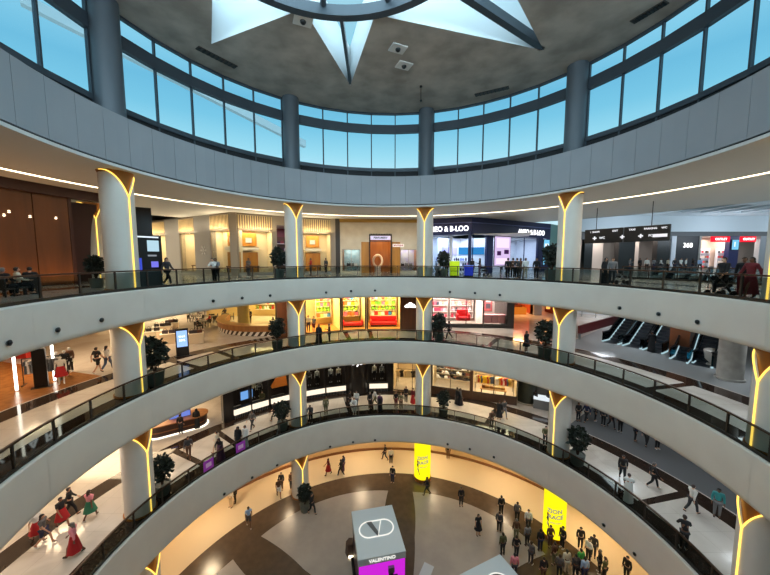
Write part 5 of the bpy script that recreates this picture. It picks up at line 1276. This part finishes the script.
COLR = {'black': (24, 24, 27), 'dark grey': (54, 54, 58), 'grey': (120, 120, 122), 'white': (225, 224, 220), 'navy': (34, 40, 70), 'red': (170, 26, 30), 'maroon': (104, 26, 34), 'pink': (225, 140, 150), 'brown': (92, 62, 44), 'beige': (196, 176, 146),
        'green': (50, 120, 90), 'bright green': (60, 160, 70), 'turquoise': (60, 150, 150), 'blue': (60, 90, 160), 'denim': (70, 88, 120), 'light blue': (150, 180, 215), 'khaki': (110, 106, 76), 'cream': (220, 208, 184), 'plum': (90, 50, 80), 'olive': (78, 82, 50), 'patterned grey': (96, 92, 90)}
CM = lambda c: mat('cloth_'+c.replace(' ', '_'), COLR[c], .8)
SKINS = [mat('skin_%d' % i, c, .55) for i, c in enumerate(((196, 148, 120), (150, 104, 78), (112, 76, 56), (214, 170, 142)))]
HAIRS = [mat('hair_black', (22, 18, 17), .5), mat('hair_brown', (48, 32, 24), .5), mat('hair_grey', (110, 106, 102), .5)]
NP = [0]
def put(o_name, me, m, parent):
    o = bpy.data.objects.new(o_name, me); COL.objects.link(o); o.parent = parent
    if not me.materials: me.materials.append(WHITE)
    for s_ in o.material_slots: s_.link = 'OBJECT'; s_.material = m
    return o
def person(pos, az, pose, outfit, top, bottom, label, sc=1.0, long_=False, group=None, mannequin=False, bag=None, hair=None):
    """az: compass of the facing direction in the plan, degrees"""
    i = NP[0]; NP[0] += 1
    bm_ = getm(('body', pose), lambda: body_mesh(pose))
    o = bpy.data.objects.new('mannequin' if mannequin else 'person', bm_); COL.objects.link(o)
    if not bm_.materials: bm_.materials.append(WHITE)
    sk = SKINS[(i*7+i//3) % 4] if not mannequin else CM('white')
    for s_ in o.material_slots: s_.link = 'OBJECT'; s_.material = sk
    o.location = pos; o.rotation_euler = (0, 0, R_(az+90)); o.scale = (sc,)*3
    tag(o, label, 'mannequin' if mannequin else 'person', group)
    hm = hair or (HAIRS[2] if i % 17 == 5 else HAIRS[i % 2])
    TM = CM(top); BMt = CM(bottom)
    if outfit == 'abaya':
        put('headscarf', getm(('scarf', pose), lambda: scarf_mesh(pose)), TM, o); put('sleeves', getm(('top', pose, 1), lambda: top_mesh(pose)), TM, o)
        put('robe', getm(('robe', pose), lambda: skirt_mesh(1.3, .04, .165, .3, 6, pose)), BMt, o)
    elif outfit == 'robe':
        put('hair', getm(('hair', pose), lambda: hair_mesh(pose)), hm, o); put('sleeves', getm(('top', pose, 1), lambda: top_mesh(pose)), TM, o)
        put('robe', getm(('thobe', pose), lambda: skirt_mesh(1.3, .05, .165, .25, 5, pose)), BMt, o)
    else:
        if not mannequin: put('hair', getm(('hair', pose, long_), lambda: hair_mesh(pose, long_)), hm, o)
        if outfit == 'dress':
            put('top', getm(('top', pose, .5), lambda: top_mesh(pose, .5)), TM, o); put('skirt', getm(('dress', pose), lambda: skirt_mesh(1.1, .5, .14, .31, 7, pose)), BMt, o)
        elif outfit == 'longskirt':
            put('top', getm(('top', pose, 1), lambda: top_mesh(pose)), TM, o); put('skirt', getm(('lskirt', pose), lambda: skirt_mesh(1.08, .22, .14, .3, 7, pose)), BMt, o)
        elif outfit == 'shorts':
            put('top', getm(('top', pose, .5), lambda: top_mesh(pose, .5)), TM, o); put('shorts', getm(('shorts', pose), lambda: leg_mesh(pose, True)), BMt, o)
        elif outfit == 'tee':
            put('top', getm(('top', pose, .5), lambda: top_mesh(pose, .5)), TM, o); put('trousers', getm(('legs', pose), lambda: leg_mesh(pose)), BMt, o)
        else:
            put('top', getm(('top', pose, 1), lambda: top_mesh(pose)), TM, o); put('trousers', getm(('legs', pose), lambda: leg_mesh(pose)), BMt, o)
    if not mannequin:
        for n in 'lr': put('shoe', getm(('shoe', pose, n), lambda: shoe_mesh(pose, n)), CM('black') if i % 3 else CM('white'), o)
    return o
def P(lv, px, py, pose, az, outfit, top, bottom, label, **k):
    z = ZL[lv]; p = hz(px, py, z); a, r = angr(p)
    r = max(r, RE+(1.2 if pose == 'sit' else .62)) if lv else r; p = pol(a, r)
    while min((p-pol(c_, CR)).length for c_ in CA) < 1.0: a += .25*(1 if min(CA, key=lambda c_: abs(c_-a)) < a else -1); p = pol(a, r)
    return person((p.x, p.y, z), az, pose, outfit, top, bottom, label, **k)
E = 'trousers'
# facing: 0 = right, 90 = away, 180 = left, 270 = towards the viewer
top = [
 (168, 286, 'stride', 0, E, 'dark grey', 'black', 'person in dark clothes with long hair walking right past the directory screen', dict(long_=True)),
 (218.5, 283, 'lean', 260, E, 'white', 'black', 'person in white top and black trousers at the rail, left one of the leaning pair'),
 (223, 283, 'lean', 280, E, 'grey', 'black', 'person in grey top and black trousers at the rail, right one of the leaning pair'),
 (249, 277, 'phone', 250, E, 'patterned grey', 'dark grey', 'person in pale grey patterned top before the wide fringed window'),
 (311, 275, 'phone', 200, E, 'red', 'dark grey', 'person in red top before the window right of the column'),
 (303, 274, 'stand', 20, E, 'black', 'black', 'small person in black close to the column beside the person in red', dict(sc=.95)),
 (326, 273.5, 'stand', 150, E, 'dark grey', 'black', 'person in dark grey at the right end of the fringed windows'),
 (437.5, 277.5, 'sit', 260, E, 'grey', 'dark grey', 'person in grey seated on a low block left of the neon box'),
 (446.5, 276, 'stand', 240, E, 'black', 'black', 'person in black between the seated person and the neon box'),
 (472, 276.5, 'stand', 300, E, 'black', 'navy', 'person in black right of the blue box'),
 (479.5, 275.5, 'phone', 160, E, 'black', 'plum', 'person in black top beside the baby stroller at the navy shop', dict(long_=True)),
 (507.5, 279, 'stand', 90, E, 'black', 'black', 'person in black at the left end of the queue below the lilac poster screen'),
 (512.5, 278.5, 'stand', 70, E, 'brown', 'black', 'person in brown top second in the queue at the navy shop'),
 (516.5, 279, 'phone', 110, E, 'dark grey', 'black', 'person in dark grey in the middle of the queue at the navy shop'),
 (520, 278, 'stand', 200, E, 'brown', 'dark grey', 'person in brown beside the person in white in the shop queue'),
 (525, 279, 'stand', 270, E, 'white', 'beige', 'person in white top at the right of the shop queue'),
 (536, 279.5, 'stand', 250, E, 'black', 'black', 'person in black standing alone between the queue and the potted bush'),
 (604.5, 284, 'stand', 280, 'abaya', 'black', 'black', 'person in black robe and headscarf below the black hanging sign'),
 (611.5, 285, 'stand', 250, E, 'grey', 'dark grey', 'person in grey top beside the black robed person under the hanging sign'),
 (712, 296, 'stride', 180, E, 'black', 'black', 'person in black striding left past the escalator tops'),
 (731, 299, 'walk', 180, 'longskirt', 'maroon', 'maroon', 'person in maroon long clothes behind the stroller on the top gallery', dict(long_=True)),
 (741, 297, 'stand', 200, E, 'black', 'maroon', 'person in black top close behind the person in maroon'),
 (5, 297, 'sit', 100, E, 'black', 'black', 'person in black seated at the amber restaurant, at the photo edge'),
 (19, 295, 'sit', 60, E, 'cream', 'black', 'person in pale top seated in the middle at the amber restaurant'),
 (32, 294, 'sit', 130, E, 'black', 'dark grey', 'person in black seated at the right of the amber restaurant'),
]
for i, t in enumerate(top): P(3, *t[:8], **(t[8] if len(t) > 8 else {}))
farc = [(647, 'white', 'left end'), (654, 'grey', 'second from the left end'), (661, 'white', 'third from the left end'), (668, 'cream', 'below the white pier'), (675, 'dark grey', 'left of the charcoal panel'), (681, 'white', 'below the charcoal panel lettering'), (686, 'white', 'right of the lettering'), (693, 'black', 'in front of the pink lit shop edge'), (700, 'light blue', 'beside the man in black'), (640, 'black', 'behind the hanging sign end'), (630, 'grey', 'before the black pier')]
for i, (px, c, w_) in enumerate(farc):
    x = px; d = 40.5+(i*37 % 5)*.5; u, f_, _ = ray(px, 262)
    person((u/f_*d, d, Z3), 250+30*(i % 4), ('stand', 'phone', 'walk')[i % 3], E, c, ('black', 'navy', 'dark grey')[i % 3], 'distant person in %s top beyond the escalators, %s' % (c, w_))
mid = [
 (98, 373, 'walk', 80, 'shorts', 'black', 'black', 'person in black tee and shorts walking away, left one of the couple'),
 (108, 371, 'stride', 80, E, 'white', 'denim', 'long haired person in white top and jeans, right one of the couple', dict(long_=True)),
 (322.5, 347, 'stand', 270, 'abaya', 'black', 'black', 'person in black at the middle gallery rail, before the first toy shop window'),
 (332.5, 346, 'phone', 200, E, 'black', 'black', 'person in black standing right of the column, next to the toy shop mullion'),
 (308.5, 332, 'stand', 280, E, 'white', 'navy', 'person in white top inside the first toy shop window, nearest the column'),
 (314, 333, 'stand', 240, 'shorts', 'grey', 'maroon', 'person in grey top and dark red shorts inside the first toy shop window'),
 (434, 339, 'stand', 270, E, 'black', 'black', 'person in black with the bush behind, right of the column'),
 (440.5, 338, 'walk', 330, E, 'black', 'dark grey', 'person in black between the bush and the pink shop shelves'),
 (449, 339, 'walk', 180, E, 'dark grey', 'black', 'person in dark grey walking before the pink shop left window'),
 (526, 352, 'stand', 300, 'dress', 'black', 'black', 'person in black flared dress on the middle gallery right of the pink shop', dict(long_=True)),
 (651, 352, 'stand', 60, 'robe', 'black', 'black', 'person in long black clothes standing at the escalator foot'),
 (250, 324, 'stand', 270, E, 'navy', 'black', 'person in navy standing behind the curved bar'),
 (198, 330, 'sit', 30, E, 'black', 'black', 'person in black seated at the lowest cafe table'),
 (210, 325, 'sit', 200, E, 'red', 'black', 'person in red top seated among the cafe tables'),
 (225, 317.5, 'sit', 150, E, 'dark grey', 'navy', 'person in dark grey seated near the yellow pillar'),
 (193, 320, 'sit', 330, E, 'white', 'dark grey', 'person in white top seated at the far side cafe table'),
]
for t in mid: P(2, *t[:8], **(t[8] if len(t) > 8 else {}))
low = [
 (63, 527, 'walk', 350, 'dress', 'black', 'red', 'person in black top and bright red skirt walking on the lower gallery'),
 (71, 516, 'stride', 40, E, 'black', 'black', 'person in black just behind the person in red skirt'),
 (45, 546, 'walk', 20, 'shorts', 'patterned grey', 'navy', 'person in patterned top and blue shorts, lowest left of the walkers', dict(long_=True)),
 (38, 541, 'stride', 20, 'dress', 'white', 'red', 'person in red skirt partly behind the person in blue shorts'),
 (75, 555, 'walk', 200, 'longskirt', 'pink', 'red', 'long haired person in pink top and red trousers near the rail', dict(long_=True)),
 (91, 519, 'stride', 90, 'dress', 'pink', 'green', 'long haired person in pale pink top and green skirt', dict(long_=True)),
 (189, 459, 'walk', 300, E, 'dark grey', 'brown', 'person in dark top with backpack walking before the kiosk'),
 (181, 434, 'stand', 90, E, 'black', 'black', 'person in black standing at the kiosk counter, nearer the column'),
 (197, 428, 'stand', 110, 'abaya', 'black', 'black', 'person in black headscarf at the rounded end of the kiosk counter'),
 (217.5, 453, 'walk', 180, 'robe', 'cream', 'cream', 'person in long cream robe walking left by the rail'),
 (227, 463, 'lean', 270, 'abaya', 'black', 'plum', 'person in dark headscarf at the rail by a purple poster'),
 (238.5, 448, 'stand', 270, 'abaya', 'black', 'black', 'person in long black robe beside the person in white robe'),
 (246, 447, 'stand', 250, 'robe', 'white', 'white', 'person in long white robe beside the person in black robe'),
 (252.5, 430, 'walk', 250, E, 'patterned grey', 'dark grey', 'person in grey walking above the two robed people'),
 (262.5, 408, 'stand', 270, E, 'khaki', 'khaki', 'person in khaki before the glowing white plinths'),
 (275, 421, 'walk', 180, E, 'black', 'black', 'person in black beside the spreading bush, lower gallery'),
 (326, 414, 'stand', 290, E, 'khaki', 'olive', 'person in olive clothes standing alone right of the column'),
 (310, 424, 'lean', 270, E, 'dark grey', 'black', 'person in dark grey at the rail just right of the column'),
 (350, 408, 'stride', 10, E, 'black', 'black', 'person in black striding before the rounded black shop corner'),
 (356.5, 408, 'stand', 270, E, 'white', 'grey', 'person in white top at the rounded black shop corner'),
 (355, 416, 'lean', 260, E, 'white', 'white', 'person in white leaning at the rail below the rounded black corner'),
 (370, 409, 'stand', 300, E, 'black', 'black', 'person in black left in the group of three by the window plinth'),
 (375, 406, 'walk', 190, E, 'white', 'khaki', 'person in white shirt in the group of three by the window plinth'),
 (380, 411, 'stand', 250, 'robe', 'plum', 'black', 'person in plum top right in the group of three by the window plinth'),
 (396, 408, 'stand', 300, E, 'black', 'maroon', 'person in black top at the lit shop entrance left of the column'),
 (401, 410, 'phone', 250, E, 'khaki', 'brown', 'person in khaki at the rail before the lit shop entrance'),
 (406, 403, 'stand', 240, E, 'black', 'black', 'tall person in black just left of the column by the lit shop'),
 (413, 405, 'stand', 220, 'longskirt', 'maroon', 'red', 'person in dark red next to the column by the lit shop'),
 (457, 404, 'stand', 200, 'abaya', 'black', 'black', 'person in black robe before the shoe shelves, left of a pair'),
 (460, 405, 'walk', 330, 'abaya', 'dark grey', 'black', 'person in dark grey headscarf before the shoe shelves, right of a pair'),
 (499, 419, 'stand', 250, 'longskirt', 'black', 'black', 'person in black on the pale floor before the clothes rails, left of a pair'),
 (504, 418, 'walk', 280, E, 'patterned grey', 'grey', 'person in grey on the pale floor before the clothes rails, right of a pair'),
 (491, 429, 'lean', 270, E, 'brown', 'black', 'person in brown leaning on the rail below the clothes rails'),
 (545, 446, 'lean', 250, E, 'khaki', 'dark grey', 'person in khaki leaning on the rail left of the lower gallery column'),
 (535, 407, 'stand', 20, E, 'black', 'black', 'person in black between the green drum and the white counter'),
 (548, 409, 'stand', 200, E, 'dark grey', 'black', 'person in dark grey right of the white counter'),
 (622, 480, 'walk', 240, E, 'black', 'black', 'person in black with a bag walking on the grey lower floor'),
 (627, 502, 'lean', 60, 'robe', 'white', 'white', 'person in white shirt seen from behind at the lower right rail'),
 (652.5, 488, 'walk', 330, E, 'black', 'black', 'person in black carrying a bag in the middle of the grey floor'),
 (691, 513, 'stride', 0, E, 'white', 'dark grey', 'person in white top and dark trousers reaching forward'),
 (716.5, 517, 'stand', 230, E, 'turquoise', 'grey', 'person in turquoise shirt near the glowing column line'),
 (675, 549, 'lean', 60, E, 'black', 'black', 'person in black leaning on the rail, lowest at the right'),
]
for t in low: P(1, *t[:8], **(t[8] if len(t) > 8 else {}))
for i, (px, py) in enumerate(((578, 421), (586, 422), (595, 421), (603, 426), (611, 428), (620, 432), (635, 441), (646, 446), (657, 449))):
    P(1, px, py, ('stand', 'walk', 'phone')[i % 3], (270, 200, 320, 30)[i % 4], E, ('black', 'navy', 'black', 'dark grey', 'brown')[i % 5], 'black', 'person in %s in the dark crowd under the edge, %s from the column' % (('black', 'navy', 'black', 'dark grey', 'brown')[i % 5], ('first', 'second', 'third', 'fourth', 'fifth', 'sixth', 'seventh', 'eighth', 'ninth')[i]))
grd = [
 (231, 507, 'stand', 250, E, 'white', 'beige', 'person in pale clothes just under the edge, left on the warm floor'),
 (235.5, 503, 'stand', 200, E, 'black', 'black', 'person in black next to the pale one under the edge'),
 (249, 527, 'walk', 300, 'shorts', 'light blue', 'dark grey', 'person in pale blue top with backpack on the brown ring'),
 (279, 497, 'walk', 300, 'shorts', 'brown', 'white', 'person in white shorts left of the white ground column'),
 (281.5, 490, 'stand', 270, E, 'dark grey', 'brown', 'person in dark grey behind the one in white shorts'),
 (291.5, 490, 'stand', 250, E, 'brown', 'dark grey', 'person in brown close to the white ground column'),
 (312, 514, 'walk', 330, E, 'black', 'black', 'tall person in black beside the plant on the pale petal', dict(sc=1.06)),
 (328.5, 475, 'walk', 200, 'dress', 'maroon', 'red', 'person in dark red on the warm floor, left of a pair'),
 (341, 476, 'walk', 160, E, 'black', 'black', 'person in black on the warm floor, in front of a companion'),
 (343.5, 472, 'stand', 160, E, 'navy', 'plum', 'person in navy just behind the one in black on the warm floor'),
 (385, 460, 'stride', 180, E, 'black', 'dark grey', 'person in black at the back of the warm floor, left of two'),
 (391, 464, 'stand', 270, E, 'white', 'black', 'person in pale top and dark trousers at the back of the warm floor'),
 (392.5, 483, 'stand', 250, E, 'black', 'navy', 'person in black at the tip of the pale petal'),
 (427, 495, 'walk', 180, E, 'black', 'dark grey', 'person in black walking past the middle yellow poster column'),
 (448, 459, 'stand', 270, E, 'black', 'brown', 'person half hidden under the edge, right of the middle poster column'),
 (461, 506, 'stand', 270, E, 'black', 'black', 'person in black standing alone on the brown ring'),
 (478, 535, 'stand', 280, 'dress', 'black', 'black', 'person in black dress alone on the wide pale petal', dict(long_=True)),
 (501, 515, 'stand', 90, E, 'black', 'black', 'person in black at the back left corner of the waiting crowd'),
 (499, 532, 'stand', 60, E, 'dark grey', 'black', 'person in dark grey with backpack at the left of the waiting crowd'),
 (502.5, 555, 'stand', 100, E, 'olive', 'black', 'person in olive top at the lower left of the waiting crowd'),
 (517, 522, 'phone', 250, E, 'patterned grey', 'black', 'person in grey top second row of the crowd, farthest back'),
 (516, 540, 'stand', 80, E, 'brown', 'khaki', 'person in brown top in the crowd behind the black-clad one'),
 (516, 558, 'walk', 60, E, 'black', 'black', 'person in black walking in front of the brown-clad one'),
 (514, 577, 'stand', 80, E, 'pink', 'dark grey', 'person in pink top at the booth corner'),
 (528, 530, 'stand', 250, E, 'white', 'dark grey', 'person in white top in the upper middle of the crowd'),
 (527, 546, 'stand', 100, E, 'grey', 'black', 'person in grey in the middle of the crowd'),
 (530.5, 564, 'phone', 40, E, 'patterned grey', 'dark grey', 'person in patterned grey in the lower middle of the crowd'),
 (540, 551, 'stand', 90, E, 'black', 'navy', 'person in black standing left of the crowd poster column'),
 (550, 547, 'phone', 270, E, 'brown', 'brown', 'person in brown right before the crowd poster column'),
 (562, 548, 'stand', 200, E, 'black', 'black', 'person in black at the right side of the crowd poster column'),
 (554, 565, 'stand', 110, E, 'brown', 'khaki', 'person in brown and khaki below the crowd poster column'),
 (566, 573, 'stand', 90, E, 'cream', 'cream', 'person in cream top among the lower crowd'),
 (559, 578, 'stand', 60, E, 'patterned grey', 'black', 'person in patterned grey at the bottom of the crowd, left of the cream one'),
 (575, 578, 'stand', 90, E, 'dark grey', 'black', 'person in dark grey at the bottom of the crowd, right of the cream one'),
 (580, 572, 'stand', 100, E, 'bright green', 'black', 'person in bright green top in the lower crowd'),
 (580, 549, 'stand', 250, E, 'black', 'black', 'person in black at the warm floor edge, right of the poster column'),
 (588, 561, 'phone', 200, E, 'white', 'black', 'person in white top with a bag beside the dark pair'),
 (593, 557, 'stand', 230, E, 'dark grey', 'dark grey', 'person in dark grey behind the white-topped one at the floor edge'),
 (599, 573, 'stand', 160, E, 'black', 'black', 'tall person in black at the right side of the lower crowd'),
 (584, 581, 'stand', 90, E, 'light blue', 'navy', 'person in pale blue at the very bottom of the crowd'),
 (604, 581, 'stand', 120, E, 'olive', 'black', 'person in olive at the very bottom right of the crowd'),
 (626, 580, 'stand', 200, E, 'black', 'black', 'person in black alone at the bottom right on the warm floor'),
 (543, 581, 'stand', 90, E, 'black', 'brown', 'person in black and brown at the very bottom, right of the booth'),
]
for t in grd: P(0, *t[:8], **(t[8] if len(t) > 8 else {}))
# dressed mannequins
def mann(M, x, y, z, top, bottom, outfit, label, group=None, az=None):
    p = M @ Vector((x, y, z)); fa = math.degrees(math.atan2(M[1][1], M[0][1]))+180
    return person(p, fa if az is None else az, 'stand', outfit, top, bottom, label, group=group, mannequin=True)
for k, (M_, w_, lab) in enumerate(MAN):
    if k in (0, 2): continue
    for j in range(2): mann(M_, w_*(.3+.4*j), 1.0, .96, ('white', 'cream', 'grey', 'patterned grey')[(k+j) % 4], 'dark grey', 'tee', '%s mannequin in pale top in the black shop window %s' % (('first', 'second')[j], lab))
for px, py, t_, b_, l_ in ((58, 378, 'patterned grey', 'maroon', 'patterned top and dark red trousers by the light tube'), (66, 376, 'black', 'black', 'black at the clothes shop, in front of the pale arch'), (71, 372, 'brown', 'black', 'brown top at the clothes shop, right of the black one'), (62, 384, 'white', 'red', 'white top and red skirt nearest the floor band')):
    p = hz(px, py, Z2); person((p.x, p.y, Z2), 260+px % 7*9, 'stand', 'dress' if b_ == 'red' else E, t_, b_, 'mannequin dressed in ' + l_, mannequin=True)
# restaurant table and seats, block under the seated person
for px, py, lab in ((5, 297, 'at the photo edge'), (19, 295, 'in the middle'), (32, 294, 'at the right')):
    p = hz(px, py, 0); a, r = angr(p); q = pol(a, max(r, RE+1.2)); az = {5: 100, 19: 60, 32: 130}[px]
    o = thing('restaurant_chair', 'dark seat under the seated person %s of the amber restaurant' % lab, 'chair', (q.x, q.y, 0), R_(az+90)); MB().box(-.24, .24, -.25, .24, .3, .38).build('seat', CHM, o); MB().box(-.24, .24, .17, .24, .38, .85).build('backrest', CHM, o)
    for x in (-.22, .17):
        for y in (-.22, .17): MB().box(x, x+.05, y, y+.05, 0, .3).build('leg', CHM, o)
p = hz(437.5, 277.5, 0); a, r = angr(p); p = pol(a, max(r, RE+1.2)); o = tag(MB().box(-.3, .3, -.25, .3, 0.001, .38).build('bench_block', mat('block_grey', (110, 108, 104), .6), None, bevel=.03), 'grey low block under the seated person near the neon box', 'bench'); o.location = (p.x, p.y, 0); o.rotation_euler = (0, 0, R_(350))
# ================================================================ daylight and lamps
for a in (-95, -50, -140):                                  # daylight through the clerestory behind the viewer
    p = pol(a, 16.3); l = lamp('daylight', 'AREA', (p.x, p.y, 12.4), 2600, (232, 238, 242), 9, 4); aim(l, (CX, CY+8, 3))
l = lamp('daylight_skylight', 'AREA', (SCN.x, SCN.y, 22), 6500, (232, 240, 244), 18, 18, (0, 0, 0))
def ring_lamps(z, r, angs, power, rgb, size=1.2):
    for a in angs:
        p = pol(a, r); lamp('ceiling_downlight_fill', 'AREA', (p.x, p.y, z-.03), power, rgb, size)
WARM = (255, 222, 180); NEUT = (255, 240, 224); COOL = (226, 236, 244)
ring_lamps(ZB[3], 16.6, (150, 172, 195), 115, WARM); ring_lamps(ZB[3], 16.6, (100, 125, 60), 105, WARM); ring_lamps(ZB[3], 17, (40, 18, -4), 100, COOL)
ring_lamps(ZB[3], 24, (150, 165, 180), 250, WARM, 2); ring_lamps(ZB[3], 23, (10, 30), 130, COOL, 2)
ring_lamps(ZB[2], 16.6, (150, 172, 195), 100, NEUT); ring_lamps(ZB[2], 16.6, (100, 125, 60), 90, WARM); ring_lamps(ZB[2], 17, (40, 18, -4), 105, COOL)
ring_lamps(ZB[2], 24, (150, 165, 180), 210, WARM, 2); ring_lamps(ZB[2], 23, (10, 30), 80, COOL, 2)
ring_lamps(ZB[1], 17.2, range(-20, 221, 24), 150, (255, 226, 184), 1.0)
ring_lamps(ZC, 17.2, range(-18, 150, 11), 42, (255, 238, 216), .25); ring_lamps(ZC, 21.2, range(-14, 50, 11), 36, (255, 238, 214), .25); ring_lamps(ZC, 27, range(-14, 50, 14), 90, (244, 240, 236), .25)  # top soffit lamps added to brighten the dim top gallery
